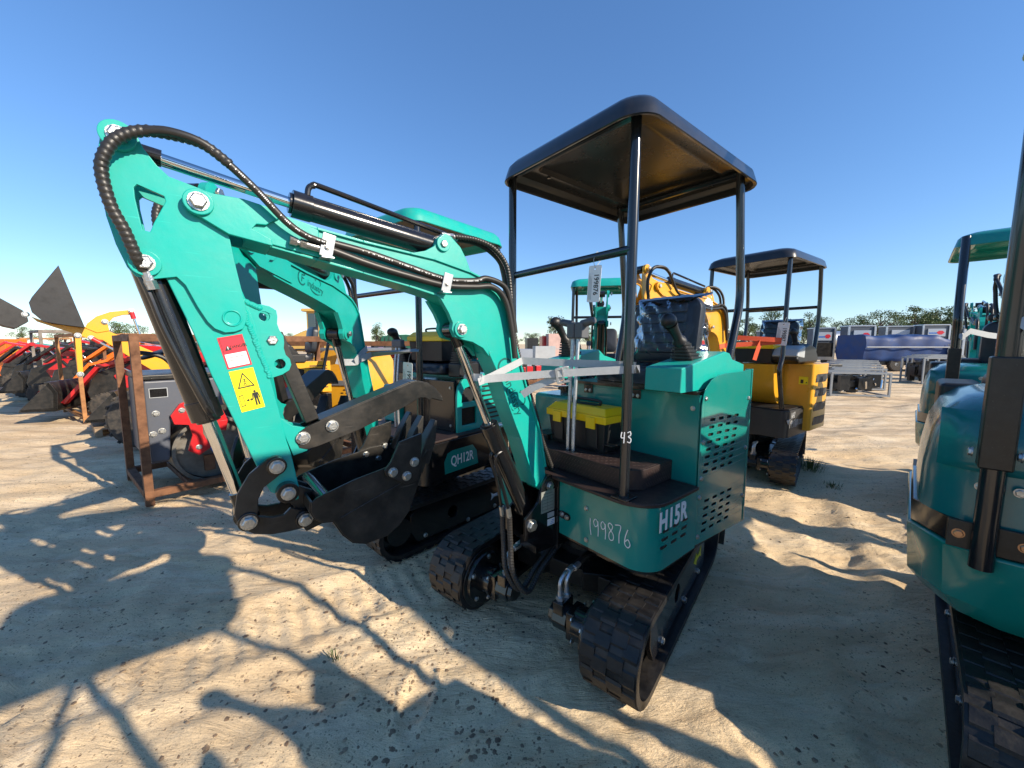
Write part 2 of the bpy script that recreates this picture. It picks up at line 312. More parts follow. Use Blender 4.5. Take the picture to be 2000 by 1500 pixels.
PR={
'cheek':[(1.948,1.839),(1.942,1.872),(1.926,1.891),(1.905,1.901),(1.887,1.891),(1.874,1.855),(1.854,1.824),(1.833,1.803),(1.766,1.787),(1.727,1.734),(1.722,1.681),(1.715,1.619),(1.707,1.566),(1.697,1.499),(1.697,1.464),(1.706,1.44),(1.724,1.432),(1.747,1.429),(1.768,1.439),(1.782,1.457),(1.8,1.495),(1.82,1.547),(1.835,1.565),(1.878,1.555),(1.909,1.558),(1.922,1.578),(1.937,1.628),(1.948,1.689),(1.952,1.766)],
'trihole':[(1.897,1.763),(1.891,1.771),(1.845,1.755),(1.843,1.743),(1.868,1.688),(1.876,1.666),(1.889,1.668),(1.897,1.74)],
'stickbox':[(1.875,1.612),(1.853,1.553),(1.813,1.428),(1.783,1.316),(1.758,1.239),(1.697,1.048),(1.674,.98),(1.667,.964),(1.651,.954),(1.625,.923),(1.596,.925),(1.594,.967),(1.605,1.043),(1.609,1.071),(1.619,1.113),(1.633,1.208),(1.65,1.3),(1.68,1.472),(1.705,1.554),(1.721,1.683)],
'tab':[(1.706,1.52),(1.689,1.506),(1.661,1.51),(1.64,1.506),(1.624,1.495),(1.622,1.477),(1.624,1.457),(1.619,1.439),(1.61,1.422),(1.609,1.403),(1.611,1.387),(1.607,1.367),(1.597,1.355),(1.594,1.338),(1.6,1.322),(1.618,1.31),(1.649,1.3),(1.674,1.358),(1.693,1.444)],
'tabholes':[(1.654,1.477),(1.623,1.341),(1.634,1.41),(1.729,1.468)],
'luglow':[(1.64,1.195),(1.621,1.172),(1.601,1.155),(1.567,1.144),(1.548,1.117),(1.565,1.071),(1.603,1.062),(1.618,1.112)],
'pins':[(1.915,1.867),(1.781,1.749),(1.89,1.59),(1.652,1.048),(1.627,.96),(1.728,.904),(1.586,.867),(1.575,1.114),(1.491,1.14),(1.021,1.454),(1.087,1.761),(.548,.726),(1.638,1.41),(.658,.563)],
'boom':[(1.12,1.705),(.966,1.676),(.894,1.654),(.841,1.623),(.801,1.582),(.776,1.516),(.734,1.38),(.68,1.218),(.636,1.112),(.587,.981),(.552,.814),(.544,.741),(.574,.708),(.614,.732),(.706,.978),(.733,1.035),(.785,1.155),(.824,1.261),(.879,1.363),(.921,1.463),(.957,1.502),(1.017,1.538),(1.089,1.564),(1.114,1.577),(1.221,1.6),(1.377,1.628),(1.511,1.651),(1.627,1.671),(1.686,1.684),(1.681,1.77),(1.616,1.773),(1.598,1.758),(1.507,1.741),(1.373,1.725),(1.212,1.712)],
'fork':[(1.803,1.73),(1.807,1.744),(1.802,1.763),(1.788,1.779),(1.771,1.783),(1.746,1.779),(1.687,1.78),(1.618,1.769),(1.603,1.749),(1.639,1.722),(1.662,1.72),(1.672,1.707),(1.628,1.685),(1.626,1.668),(1.724,1.683),(1.795,1.724)],
'cyllug':[(1.209,1.713),(1.157,1.728),(1.12,1.751),(1.109,1.78),(1.075,1.802),(1.05,1.795),(1.01,1.762),(.984,1.721),(.966,1.679)],
'lugplate':[(1.106,1.565),(1.026,1.552),(.974,1.52),(.931,1.483),(.907,1.433),(.887,1.346),(.919,1.382),(.968,1.406),(1.008,1.414),(1.046,1.425),(1.061,1.454),(1.056,1.478),(1.073,1.515)],
'cyl1':[(1.886,1.875),(1.558,1.814),(1.093,1.772),(1.048,1.781)],
'cyl2':[(1.895,1.592),(1.883,1.543),(1.798,1.198),(1.724,.876)],
'cyl3':[(.978,1.433),(.847,1.048),(.642,.609)],
'arclink':[(1.65,1.077),(1.672,1.074),(1.719,1.037),(1.749,.987),(1.758,.935),(1.752,.894),(1.735,.876),(1.715,.884),(1.704,.924),(1.701,.961),(1.686,.992),(1.656,1.012),(1.634,1.029),(1.629,1.049),(1.635,1.067)],
'hlink':[(1.758,.921),(1.752,.888),(1.715,.856),(1.672,.841),(1.624,.836),(1.58,.836),(1.562,.857),(1.578,.884),(1.62,.909),(1.639,.892),(1.669,.893),(1.704,.906),(1.732,.928)],
'bside':[(1.578,.936),(1.566,.946),(1.54,.954),(1.453,.978),(1.364,.994),(1.317,1.003),(1.228,1.004),(1.205,1.027),(1.242,.921),(1.279,.829),(1.315,.79),(1.357,.766),(1.426,.761),(1.465,.777),(1.493,.81),(1.52,.863),(1.547,.868),(1.571,.887),(1.581,.911)],
'cutter':[(1.363,.99),(1.342,1.013),(1.309,1.076),(1.229,1.094),(1.231,1.051),(1.245,.936),(1.266,.93),(1.29,.928),(1.33,.955),(1.356,.97)],
'cutbolts':[(1.336,.98),(1.289,.957),(1.26,1.0)],
'ear':[(1.648,.956),(1.626,.982),(1.593,.966),(1.523,.924),(1.503,.859),(1.52,.83),(1.58,.815),(1.599,.854),(1.61,.906)],
'thumb':[(1.595,1.106),(1.586,1.132),(1.566,1.145),(1.525,1.159),(1.226,1.26),(1.197,1.263),(1.156,1.253),(1.125,1.23),(1.1,1.199),(1.096,1.183),(1.137,1.196),(1.151,1.192),(1.164,1.201),(1.188,1.203),(1.248,1.175),(1.411,1.114),(1.536,1.08),(1.566,1.076),(1.586,1.084)],
'strut':[(1.633,1.41),(1.522,1.169)],
'hoseA':[(1.893,1.575),(1.903,1.602),(1.917,1.655),(1.935,1.706),(1.943,1.772),(1.934,1.811),(1.912,1.849),(1.872,1.876),(1.825,1.884),(1.765,1.875),(1.713,1.84),(1.656,1.793),(1.595,1.734),(1.547,1.706),(1.494,1.694)],
'hoseB':[(1.543,1.685),(1.488,1.682),(1.37,1.654),(1.233,1.63),(1.086,1.611),(.963,1.617),(.878,1.624),(.814,1.579),(.779,1.466),(.759,1.338)],
'hoseA2':[(1.487,1.702),(1.368,1.687),(1.232,1.66),(1.086,1.633),(.963,1.64),(.903,1.655),(.814,1.63),(.779,1.55),(.759,1.445)],
'hoseC':[(1.012,1.808),(.918,1.812),(.829,1.791),(.762,1.728),(.74,1.622),(.726,1.469),(.675,1.287),(.595,1.091),(.543,.935),(.452,.737)],
'hoseC2':[(.988,1.808),(.904,1.808),(.827,1.785),(.765,1.733),(.737,1.627),(.708,1.471),(.656,1.285),(.575,1.084),(.512,.896),(.43,.693)],
'pipe':[(1.518,1.842),(1.513,1.869),(1.497,1.88),(1.459,1.879),(1.088,1.821),(1.045,1.814)],
'clampA':[(1.489,1.692)],
'clampB':[(1.091,1.623)],
'dlabel':[(1.762,1.415),(1.703,1.428),(1.691,1.342),(1.747,1.33)],
'ylabel':[(1.748,1.323),(1.694,1.336),(1.667,1.22),(1.723,1.209)],
'logo':[(.808,1.312),(.693,1.033)],
}
def multi(name, lst, parent, M=None, bevel=0, label=None, kind=None):       # one mesh with several paints: [(MB or mesh, material)]
    bm = bmesh.new(); mats = []
    for mb, m in lst:
        me = mb if isinstance(mb, bpy.types.Mesh) else mb.mesh('t', None)
        k0 = len(bm.faces); bm.from_mesh(me); bm.faces.ensure_lookup_table()
        if m not in mats: mats.append(m)
        for f in bm.faces[k0:]: f.material_index = mats.index(m)
        bpy.data.meshes.remove(me)
    me = bpy.data.meshes.new(name); bm.to_mesh(me); bm.free(); me.set_sharp_from_angle(angle=R(33))
    for m in mats: me.materials.append(m)
    o = link(name, me, parent, M, bevel)
    if label: o['label'] = label
    if kind: o['kind'] = kind
    return o
def xf(me, M): me.transform(M); return me
# ---------------------------------------------------------------- tracks
def stadium(Ls, r, z0, n=14):
    pts = []
    for i in range(n+1): a = -math.pi/2+math.pi*i/n; pts.append((Ls/2+r*math.cos(a), z0+r*math.sin(a)))
    for i in range(n+1): a = math.pi/2+math.pi*i/n; pts.append((-Ls/2+r*math.cos(a), z0+r*math.sin(a)))
    return pts
def track_at(s, Ls, r, z0):       # point and tangent angle at arc length s
    P = 2*Ls+2*math.pi*r; s %= P
    if s < Ls: return Vector((-Ls/2+s, 0, z0-r)), 0
    s -= Ls
    if s < math.pi*r: a = s/r; return Vector((Ls/2+r*math.sin(a), 0, z0-r*math.cos(a))), a
    s -= math.pi*r
    if s < Ls: return Vector((Ls/2-s, 0, z0+r)), math.pi
    s -= Ls; a = s/r; return Vector((-Ls/2-r*math.sin(a), 0, z0+r*math.cos(a))), math.pi+a
def undercarriage(t, M, Ls=1.06, r=.165, wd=.2, gauge=.8, lugs=True, blade=True, arrow=None, full=True, motor_end=1):
    z0 = r+.022
    for s in (-1, 1):
        Y = s*gauge/2
        mb = MB(M); mb.ext(stadium(Ls, r, z0), Y-wd/2, Y+wd/2, holes=[stadium(Ls, r-.030, z0)])
        bt = part('rubber_track', mb, RUB, t)
        if lugs:
            if 'lug' not in SH:
                m = MB()
                for q in (-1, 1):
                    for a, b, z in ((0, .060, .0042), (.052, .106, .0034)):
                        y0, y1 = sorted((q*a, q*b)); dx = .013*q*(1 if a else -1)
                        m.add([(dx-.032, y0, -.004), (dx+.032, y0, -.004), (dx+.032, y1, -.004), (dx-.032, y1, -.004),
                               (dx-.022, y0, z), (dx+.022, y0, z), (dx+.022, y1, z*.8), (dx-.022, y1, z*.8)],
                              [(0,3,2,1),(4,5,6,7),(0,1,5,4),(1,2,6,5),(2,3,7,6),(3,0,4,7)])
                SH['lug'] = m.mesh('tread_lug', RUB)
            P = 2*Ls+2*math.pi*r; n = 40
            for k in range(n):
                p, a = track_at((k+.3*s)*P/n, Ls, r, z0)
                # belt outward direction is (sin a, -cos a)
                X = Vector((math.cos(a), 0, math.sin(a))); Z = Vector((math.sin(a), 0, -math.cos(a))); Yv = Z.cross(X)
                Mx = Matrix(((X.x,Yv.x,Z.x,p.x),(X.y,Yv.y,Z.y,Y),(X.z,Yv.z,Z.z,p.z),(0,0,0,1)))
                link('tread_lug', SH['lug'], bt, M @ Mx)
        # frame between the ends, with its round opening
        fr = MB(M); yo = Y+s*(wd/2-.045)
        x0, x1 = -Ls/2+.13, Ls/2-.13
        fr.ext([(x0, z0-r+.05), (x1, z0-r+.05), (x1+.05, z0-.03), (x1+.05, z0+.08), (x1, z0+r-.045), (x0, z0+r-.045)], yo-.012, yo+.012, holes=[circ(.12, z0+.0, .045), ])
        fr.box(x0, x1, yo-s*.1-.012, yo-s*.1+.012, z0-r+.05, z0+r-.05); fr.box(x0, x1, min(yo, yo-s*.1), max(yo, yo-s*.1), z0+r-.07, z0+r-.047)
        f = part('track_frame', fr, BLACK, t, bevel=.004)
        if full:
            hexb('bolt', [M @ Vector((x, yo+s*.013, z)) for x, z in ((.36, .1), (-.02, .08), (-.3, .1))], M.to_3x3() @ Vector((0, s, 0)), .014, f)
            rl = MB(M)
            for k in range(4): rl.cyl((-.33+k*.22, Y-.05, z0-r+.055), (-.33+k*.22, Y+.05, z0-r+.055), .042)
            part('track_roller', rl, BLACKM, f)
        sp = MB(M); X = motor_end*Ls/2
        nt_ = 11; prof = []
        for k in range(nt_*4): a = 2*math.pi*k/(nt_*4); q = r-.012 if k % 4 in (1, 2) else r-.04; prof.append((X+q*math.cos(a), z0+q*math.sin(a)))
        sp.ext(prof, Y-.015, Y+.015); sp.cyl((X, Y-.05*s, z0), (X, Y+.06*s, z0), .09)
        yi = Y-s*(wd/2+.008); sp.lathe((X, yi+s*.03, z0), (0, -s, 0), [(-.02, .135), (.02, .15), (.034, .15), (.036, .128), (.05, .125), (.052, .07)], 32)
        d = part('drive_sprocket', sp, BLACK, t, bevel=.002)
        if full:
            hexb('bolt', [M @ Vector((X+.108*math.cos(a), yi-s*.018, z0+.108*math.sin(a))) for a in (.5, 1.75, 3.0, 4.27, 5.5)], M.to_3x3() @ Vector((0, -s, 0)), .012, d)
            mo = MB(M); ya = yi-s*.02
            mo.cyl((X, ya, z0), (X, ya-s*.07, z0), .072, n=28); mo.box(X-.05, X+.05, *sorted((ya-s*.06, ya-s*.10)), z0-.062, z0+.062)
            mo.cyl((X, ya-s*.10, z0), (X, ya-s*.17, z0), .058, n=8); mo.box(X-.045, X+.05, *sorted((ya-s*.115, ya-s*.165)), z0+.03, z0+.085)
            mo.cyl((X, ya-s*.17, z0), (X, ya-s*.195, z0), .05, .046, n=8)
            o = part('travel_motor', mo, BLACK, t, bevel=.004)
            hexb('bolt', [M @ Vector((X+dx, ya-s*.062, z0+dz)) for dx, dz in ((.06, .05), (-.06, .05), (.06, -.05), (-.06, -.05))], M.to_3x3() @ Vector((0, -s, 0)), .009, o)
            ft = MB(M)
            for q in (-.018, .02):
                yb = ya-s*(.14+q*.3); ft.cyl((X+q, yb, z0+.08), (X+q, yb, z0+.10), .019, n=6); ft.cyl((X+q, yb, z0+.10), (X+q, yb, z0+.125), .011)
                ft.tube([(X+q, yb, z0+.12), (X+q, yb, z0+.16), (X+q-.03, yb, z0+.185), (X+q-.075, yb-s*.0, z0+.185)], .009, n=8)
                ft.cyl((X+q-.065, yb, z0+.185), (X+q-.11, yb, z0+.185), .0135, n=10)
            part('hose_fitting', ft, GALV, o)
            for q in (-.018, .02):
                yb = ya-s*(.14+q*.3); h = MB(M)
                h.tube([(X+q-.10, yb, z0+.185), (X+q-.2, yb-s*.01, z0+.17), (X-.36, yb-s*.05, z0+.10+q), (X-.46, Y*.3, z0+.09), (0.05, Y*.12, z0+.14)], .0115, rib=(.014, .1))
                part('hydraulic_hose', h, HOSE, t)
        idl = MB(M); idl.cyl((-X, Y-.03, z0), (-X, Y+.03, z0), r-.025, n=28); part('idler_wheel', idl, BLACKM, t)
        if arrow and s == 1:
            am = MB(M); c0 = (-.34, z0+.0); L = .13
            sh = [(0, .012), (.08, .012), (.08, .035), (.14, 0), (.08, -.035), (.08, -.012), (0, -.012), (-.03, -.032), (-.02, 0), (-.03, .032)]
            am.ext([(c0[0]+(.05-x if True else x), c0[1]+z) for x, z in sh] if arrow[1] < 0 else [(c0[0]+x, c0[1]+z) for x, z in sh], yo+.0125, yo+.014)
            part('arrow_marking', am, arrow[0], f)
    cf = MB(M); cf.box(-.3, .3, -.32, .32, .14, .24); cf.box(-.5, -.3, -.05, .05, .13, .2)
    for s in (-1, 1): cf.beam((.3, s*.1, .2), (.18, s*.33, .2), .08, .1); cf.beam((-.3, s*.1, .2), (-.18, s*.33, .2), .08, .1)
    cf.cyl((0, 0, .24), (0, 0, .30), .2, n=28)
    part('undercarriage_frame', cf, BLACKM, t, bevel=.006)
    part('slew_ring', MB(M).lathe((0, 0, .29), (0, 0, 1), [(0, .22), (.05, .22), (.055, .24), (.12, .24)], 36), BLACK, t)
    if blade:
        bl = MB(M); xb = -motor_end*(Ls/2+r+.15)
        pr = [(xb-.02*math.cos(k*.5-1.2), .03+k*.055) for k in range(6)]
        bl.ext([(xb+.03*((k-2.5)/2.5)**2, .02+k*.062) for k in range(6)]+[(xb-.014+.03*((k-2.5)/2.5)**2, .02+k*.062) for k in reversed(range(6))], -gauge/2-wd/2-.01, gauge/2+wd/2+.01)
        b = part('dozer_blade', bl, BLACKM, t, bevel=.002)
        am = MB(M)
        for s in (-1, 1): am.beam((xb, s*.2, .17), (-.28*motor_end, s*.16, .18), .04, .06)
        part('blade_arm', am, BLACKM, b)
# ---------------------------------------------------------------- boom, stick, bucket, thumb
def pin_boss(mb, p, y0, y1, r): mb.cyl((p[0], y0, p[1]), (p[0], y1, p[1]), r, n=26)
def yb(p, y): return (p[0], y, p[1])
def arm_group(t, paint, full=True, thumb=True, bucket=True, logo=True, M=None, hoses=True, hs=1):
    M = M or Matrix(); PN = PR['pins']; D = M.to_3x3() @ Vector((0, 1, 0)); W = lambda p, y: M @ Vector((p[0], y, p[1]))
    Hz = .05
    # --- boom: box section with welded side webs
    bm_ = MB(M); bm_.ext(PR['boom'], -.045, .045)
    P = PR['boom']
    # top and bottom flanges standing a little outside the web
    top = [P[i] for i in list(range(0, 11))]+[]; top = list(reversed(P[29:]))[::1]
    up = [P[30], P[31], P[32], P[33], P[34], P[0], P[1], P[2], P[3], P[4], P[5], P[6], P[7], P[8], P[9], P[10]]
    lo = [P[28], P[27], P[26], P[25], P[24], P[23], P[22], P[21], P[20], P[19], P[18], P[17], P[16], P[15], P[14], P[13]]
    def flange(pts, th):
        for i in range(len(pts)-1): bm_.beam((pts[i][0], 0, pts[i][1]), (pts[i+1][0], 0, pts[i+1][1]), .108, th)
    flange(up, .008); flange(lo, .008)
    b = part('boom', bm_, paint, t, bevel=.002 if full else 0)
    fk = MB(M)
    for s in (-1, 1):
        ys = sorted((s*.0595, s*.0715)); fk.ext(PR['fork'], *ys); pin_boss(fk, PN[1], *sorted((s*.0595, s*.082)), .031)
        fk.ext([(1.625,1.765),(1.68,1.77),(1.68,1.69),(1.63,1.675),(1.5,1.655),(1.505,1.735)], *sorted((s*.044, s*.060)))
    part('boom_fork', fk, paint, b, bevel=.0025 if full else 0)
    for s in (-1, 1):
        lg = MB(M); lg.ext(PR['cyllug'], *sorted((s*.034, s*.0525))); pin_boss(lg, PN[10], *sorted((s*.034, s*.062)), .027); part('cylinder_lug', lg, paint, b, bevel=.0025 if full else 0)
        lg = MB(M); lg.ext(PR['lugplate'], *sorted((s*.040, s*.064))); pin_boss(lg, PN[9], *sorted((s*.040, s*.072)), .031); part('cylinder_lug', lg, paint, b, bevel=.0025 if full else 0)
    ft = MB(M); pin_boss(ft, PN[11], -.058, .058, .036); part('boom_foot_boss', ft, paint, b, bevel=.002)
    # --- stick
    st = MB(M); st.ext(PR['stickbox'], -.044, .044)
    s_ = part('stick', st, paint, t, bevel=.003 if full else 0)
    ck = MB(M)
    for s in (-1, 1):
        ck.ext(PR['cheek'], *sorted((s*.0445, s*.0555)), holes=[PR['trihole'], ])
        pin_boss(ck, PN[0], *sorted((s*.0445, s*.068)), .032); pin_boss(ck, PN[2], *sorted((s*.0445, s*.066)), .030)
        ck.lathe((PR['tabholes'][3][0], s*.0555, PR['tabholes'][3][1]), (0, s, 0), [(0, .022), (.003, .022), (.0035, .019), (.0005, .017)], 24)
    part('cheek_plate', ck, paint, s_, bevel=.002 if full else 0)
    H = PR['tabholes']
    tb = MB(M)
    for s in (-1, 1):
        tb.ext(PR['tab'], *sorted((s*.030, s*.042)), holes=[circ(*H[0], .0135), circ(*H[1], .0145)])
    part('thumb_mount_plate', tb, paint, s_, bevel=.002 if full else 0)
    lw = MB(M)
    for s in (-1, 1): lw.ext(PR['luglow'], *sorted((s*.028, s*.0425)))
    # lower stick nose plate and weld bead
    part('thumb_lug', lw, paint, s_, bevel=.002 if full else 0)
    if full:
        wd = MB(M); rnd = random.Random(4)
        for a, c in (((1.722, 1.60), (1.694, 1.46)), ((1.694, 1.46), (1.650, 1.30)), ((1.665,1.50),(1.706,1.52))):
            n_ = int(math.dist(a, c)/.006)
            for k in range(n_):
                u = k/n_; q = (a[0]+(c[0]-a[0])*u+rnd.uniform(-.002, .002), a[1]+(c[1]-a[1])*u)
                wd.lathe((q[0], .0425, q[1]), (.15, 1, .2), [(-.003, .008), (.002, .0075), (.0055, .004)], 8)
        part('weld_bead', wd, paint, s_)
    # --- cylinders
    def cyl(name, p0, p1, q, rb, rr, body=BLACK, gland=True):
        # barrel from p0 to p1, chrome rod on to q
        a = Vector((p0[0], 0, p0[1])); c = Vector((p1[0], 0, p1[1])); e = Vector((q[0], 0, q[1])); d = (c-a).normalized()
        mb = MB(M); mb.cyl(a, c, rb, n=28); mb.cyl(c-d*.05, c+d*.004, rb*1.07, n=28); mb.cyl(c+d*.004, c+d*.012, rb*.8, n=24)
        mb.cyl((p0[0], -.03, p0[1]), (p0[0], .03, p0[1]), rb*.95, n=20)
        o = part(name, mb, body, t, bevel=.0015)
        part('cylinder_rod', MB(M).cyl(c, e, rr, n=24), CHROME, o)
        ey = MB(M); ey.cyl((e.x, -.028, e.z), (e.x, .028, e.z), rr*1.9, n=20); ey.cyl(e-d*.07, e-d*.01, rr*1.3, n=18); part('rod_end', ey, body, o)
        return o
    C = PR['cyl1']; sc1 = cyl('stick_cylinder', PN[10], C[1], PN[0], .0365, .0155)
    if full or hoses:
        pi = MB(M); pi.tube([yb(p, -.0) for p in PR['pipe']], .0085, n=10)
        part('oil_pipe', pi, BLACK, sc1)
    C = PR['cyl2']; bc = cyl('bucket_cylinder', PN[2], C[2], PN[5], .035, .017)
    pi = MB(M); pi.tube([(1.90, .045, 1.56), (1.885, .05, 1.51), (1.862, .052, 1.42), (1.80, .05, 1.235), (1.785, .036, 1.20)], .0085)
    part('oil_pipe', pi, BLACK, bc)
    C = PR['cyl3']; b3 = cyl('boom_cylinder', C[2], C[1], PN[9], .038, .017)
    # --- links
    for s in (-1, 1):
        part('link_arm', MB(M).ext(PR['arclink'], *sorted((s*.060, s*.073))), BLACKM, t, bevel=.002)
        part('link_plate', MB(M).ext(PR['hlink'], *sorted((s*.045, s*.058))), BLACKM, t, bevel=.002)
    lt = MB(M); pin_boss(lt, PN[5], -.08, .08, .026); pin_boss(lt, PN[3], -.08, .08, .026); pin_boss(lt, PN[4], -.072, .072, .03); pin_boss(lt, PN[6], -.072, .072, .026)
    part('link_pin', lt, BLACK, t, bevel=.002)
    # --- bucket
    if bucket:
        hw = .13; BS = PR['bside']
        mb = MB(M)
        for s in (-1, 1): mb.ext(BS, *sorted((s*(hw-.008), s*hw)))
        # shell strip following the outside of the side plates
        sh = [BS[0]]+[BS[i] for i in (18, 17, 16, 15, 14, 13, 12, 11, 10, 9, 8, 7)]
        for i in range(len(sh)-1):
            a, c = Vector((sh[i][0], 0, sh[i][1])), Vector((sh[i+1][0], 0, sh[i+1][1])); d = (c-a).normalized()
            mb.beam(a-d*.003, c+d*.003, 2*hw-.004, .008)
        for s in (-1, 1): mb.beam((1.50, s*(hw+.001), .868), (1.238, s*(hw+.001), .955), .003, .003, up=(0, 1, 0))
        bk = part('bucket', mb, BLACKM, t, bevel=.0015)
        er = MB(M)
        for s in (-1, 1): er.ext(PR['ear'], *sorted((s*.028, s*.042)))
        part('bucket_ear', er, BLACKM, bk, bevel=.002)
        part('cross_tube', MB(M).cyl((1.538, -hw+.004, .93), (1.538, hw-.004, .93), .024, n=22), BLACK, bk)
        for s in (-1, 1):
            mc = MB(M); mc.ext(PR['cutter'], *sorted((s*hw, s*(hw+.011))))
            c = part('side_cutter', mc, BLACKM, bk, bevel=.002)
            if full:
                hexb('bolt', [W(p, s*(hw+.011)) for p in PR['cutbolts']], D*s, .0135, bk)
                hexb('bolt', [W(p, s*(hw-.008)) for p in PR['cutbolts']], -D*s, .010, bk)
        lip0, lip1 = Vector((1.232, 0, .95)), Vector((1.202, 0, 1.03)); d = (lip1-lip0).normalized(); nn = Vector((d.z, 0, -d.x))
        part('cutting_edge', MB(M).beam(lip0, lip1, 2*hw, .014), BLACKM, bk, bevel=.002)
        for y in (-.105, 0, .105):
            q = lip1+Vector((0, y, 0)); tm = MB(M)
            a0 = q-d*.05; w_ = .024; X = lambda u, v, yy: tuple(q+d*u+nn*v+Vector((0, yy, 0)))
            tm.add([X(-.05, -.022, -w_), X(-.05, .022, -w_), X(-.05, .022, w_), X(-.05, -.022, w_),
                    X(.035, -.02, -w_), X(.035, .018, -w_), X(.035, .018, w_), X(.035, -.02, w_),
                    X(.105, -.005, -w_*.8), X(.105, .003, -w_*.8), X(.105, .003, w_*.8), X(.105, -.005, w_*.8)],
                   [(0,3,2,1),(0,1,5,4),(1,2,6,5),(2,3,7,6),(3,0,4,7),(4,5,9,8),(5,6,10,9),(6,7,11,10),(7,4,8,11),(8,9,10,11)])
            part('bucket_tooth', tm, BLACKM, bk, bevel=.003)
    if thumb:
        tm = MB(M)
        tm.ext(PR['thumb'], .031, .0445); tm.ext(PR['thumb'], -.0445, -.031)
        T = PR['thumb']
        for i in range(3, 9):
            a, c = Vector((T[i][0], 0, T[i][1])), Vector((T[i+1][0], 0, T[i+1][1])); tm.beam(a, c, .088, .008)
        th = part('thumb', tm, BLACKM, t, bevel=.0015)
        a, c = PR['strut']; br = MB(M)
        br.beam((a[0]-.005, 0, a[1]+.02), (c[0]+.02, 0, c[1]-.01), .052, .040)
        part('thumb_brace', br, BLACKM, th, bevel=.003)
    # --- bolts on the pins (near and far face)
    if full:
        for i, y, r in ((0, .068, .020), (1, .082, .0225), (2, .066, .020), (10, .062, .0165), (9, .072, .0215), (3, .080, .0205), (5, .080, .0215), (4, .073, .0205), (6, .073, .0205), (7, .046, .0205), (8, .046, .0195), (12, .042, .0175), (11, .075, .022)):
            for s in (-1, 1): hexb('pin_bolt', [W(PN[i], s*y)], D*s, round(r*.80, 4), t, washer=(r > .019))
    else:
        for i in (0, 1, 2, 9, 10, 3, 5): hexb('pin_bolt', [W(PN[i], y) for y in (.084,)], D, .016, t, washer=False)
    # --- hoses
    if hoses:
        def hz(name, pts, y, r, m=HOSE, rib=None, ys=None):
            mb = MB(M); mb.tube([yb(p, hs*(ys[i] if ys else y)) for i, p in enumerate(pts)], r, n=12, rib=rib); return part(name, mb, m, t)
        A = PR['hoseA']
        hz('hydraulic_hose', A[7:], 0, .0098, ys=[.10, .115, .12, .115, .105, .095, .09, .085])
        hz('spiral_hose_guard', A[:11], 0, .0120, rib=(.013, .10), ys=[.06, .075, .085, .09, .095, .10, .10, .10, .10, .115, .12])
        hz('hydraulic_hose', PR['hoseB'], .072, .0125); hz('hydraulic_hose', PR['hoseA2'], .072, .0115)
        if full:
            fit_ = MB(M); p0 = Vector((1.543, .072, 1.685)); p1 = Vector((1.488, .072, 1.678)); d = (p0-p1).normalized()
            fit_.cyl(p1, p0, .0125, n=14); fit_.cyl(p0, p0+d*.016, .0135, n=6); fit_.cyl(p0+d*.016, p0+d*.024, .008); fit_.cyl(p0+d*.024, p0+d*.042, .0125, n=6)
            part('hose_fitting', fit_, ZINC, b)
            for cp in (PR['clampA'][0], PR['clampB'][0]):
                c = MB(M); d = Vector((.98, 0, .19)); u = Vector((-.19, 0, .98)); o = Vector((cp[0], 0, cp[1]-.004)); Q = lambda a, y, e: tuple(o+d*a+u*e+Vector((0, y, 0)))
                c.add([Q(-.018, .082, -.033), Q(.018, .082, -.033), Q(.018, .089, .033), Q(-.018, .089, .033), Q(-.018, .087, -.033), Q(.018, .087, -.033), Q(.018, .094, .033), Q(-.018, .094, .033)],
                      [(0,3,2,1),(4,5,6,7),(0,1,5,4),(1,2,6,5),(2,3,7,6),(3,0,4,7)])
                c.box(-.018, .018, .045, .09, -.036, -.031, Matrix.Translation(o))
                k = part('hose_clamp', c, GALV, b, bevel=.001); hexb('bolt', [M @ Vector(Q(0, .09, -.004))], D, .008, b)
            f2 = MB(M)
            for q, z0 in ((.012, 0), (-.012, -.008)):
                f2.cyl((1.0, q, 1.806+z0), (1.07, q, 1.806+z0), .0105, n=8); f2.cyl((1.02, q, 1.806+z0), (1.035, q, 1.806+z0), .0125, n=6)
            part('hose_fitting', f2, ZINC, sc1)
            f3 = MB(M); f3.cyl((1.884, .058, 1.545), (1.897, .06, 1.60), .0105, n=8); f3.cyl((1.880, .056, 1.53), (1.885, .058, 1.55), .0125, n=6)
            part('hose_fitting', f3, ZINC, s_)
        hz('spiral_hose_guard', PR['hoseC'], .018, .0105, rib=(.012, .12)); hz('hydraulic_hose', PR['hoseC2'], -.012, .0105)
        if full:
            # faint printed marks along the upper hose
            pm = MB(M); PP = spline([Vector(yb(p, .072)) for p in PR['hoseA2']], 10)[8:48]; PP = resample(PP, .0045); rnd = random.Random(2)
            for i in range(len(PP)-1):
                if rnd.random() < .55:
                    d = (PP[i+1]-PP[i]).normalized(); u = Vector((-d.z, 0, d.x)); c0 = PP[i]+Vector((0, .0119, 0))+u*.001; e = rnd.uniform(.0012, .0024)
                    pm.add([tuple(c0-u*e), tuple(c0+d*.0025-u*e), tuple(c0+d*.0025+u*e), tuple(c0+u*e)], [(0,1,2,3)])
            PP = resample(spline([Vector(yb(p, q)) for p, q in zip(PR['hoseA'][9:], [.12,.115,.105,.095,.09,.085])], 10)[4:], .0045)
            for i in range(len(PP)-1):
                if rnd.random() < .55:
                    d = (PP[i+1]-PP[i]).normalized(); u = Vector((-d.z, 0, d.x)); c0 = PP[i]+Vector((0, .0099, 0)); e = rnd.uniform(.0012, .0024)
                    pm.add([tuple(c0-u*e), tuple(c0+d*.0025-u*e), tuple(c0+d*.0025+u*e), tuple(c0+u*e)], [(0,1,2,3)])
            o = part('hose_print', pm, WHITE, b)
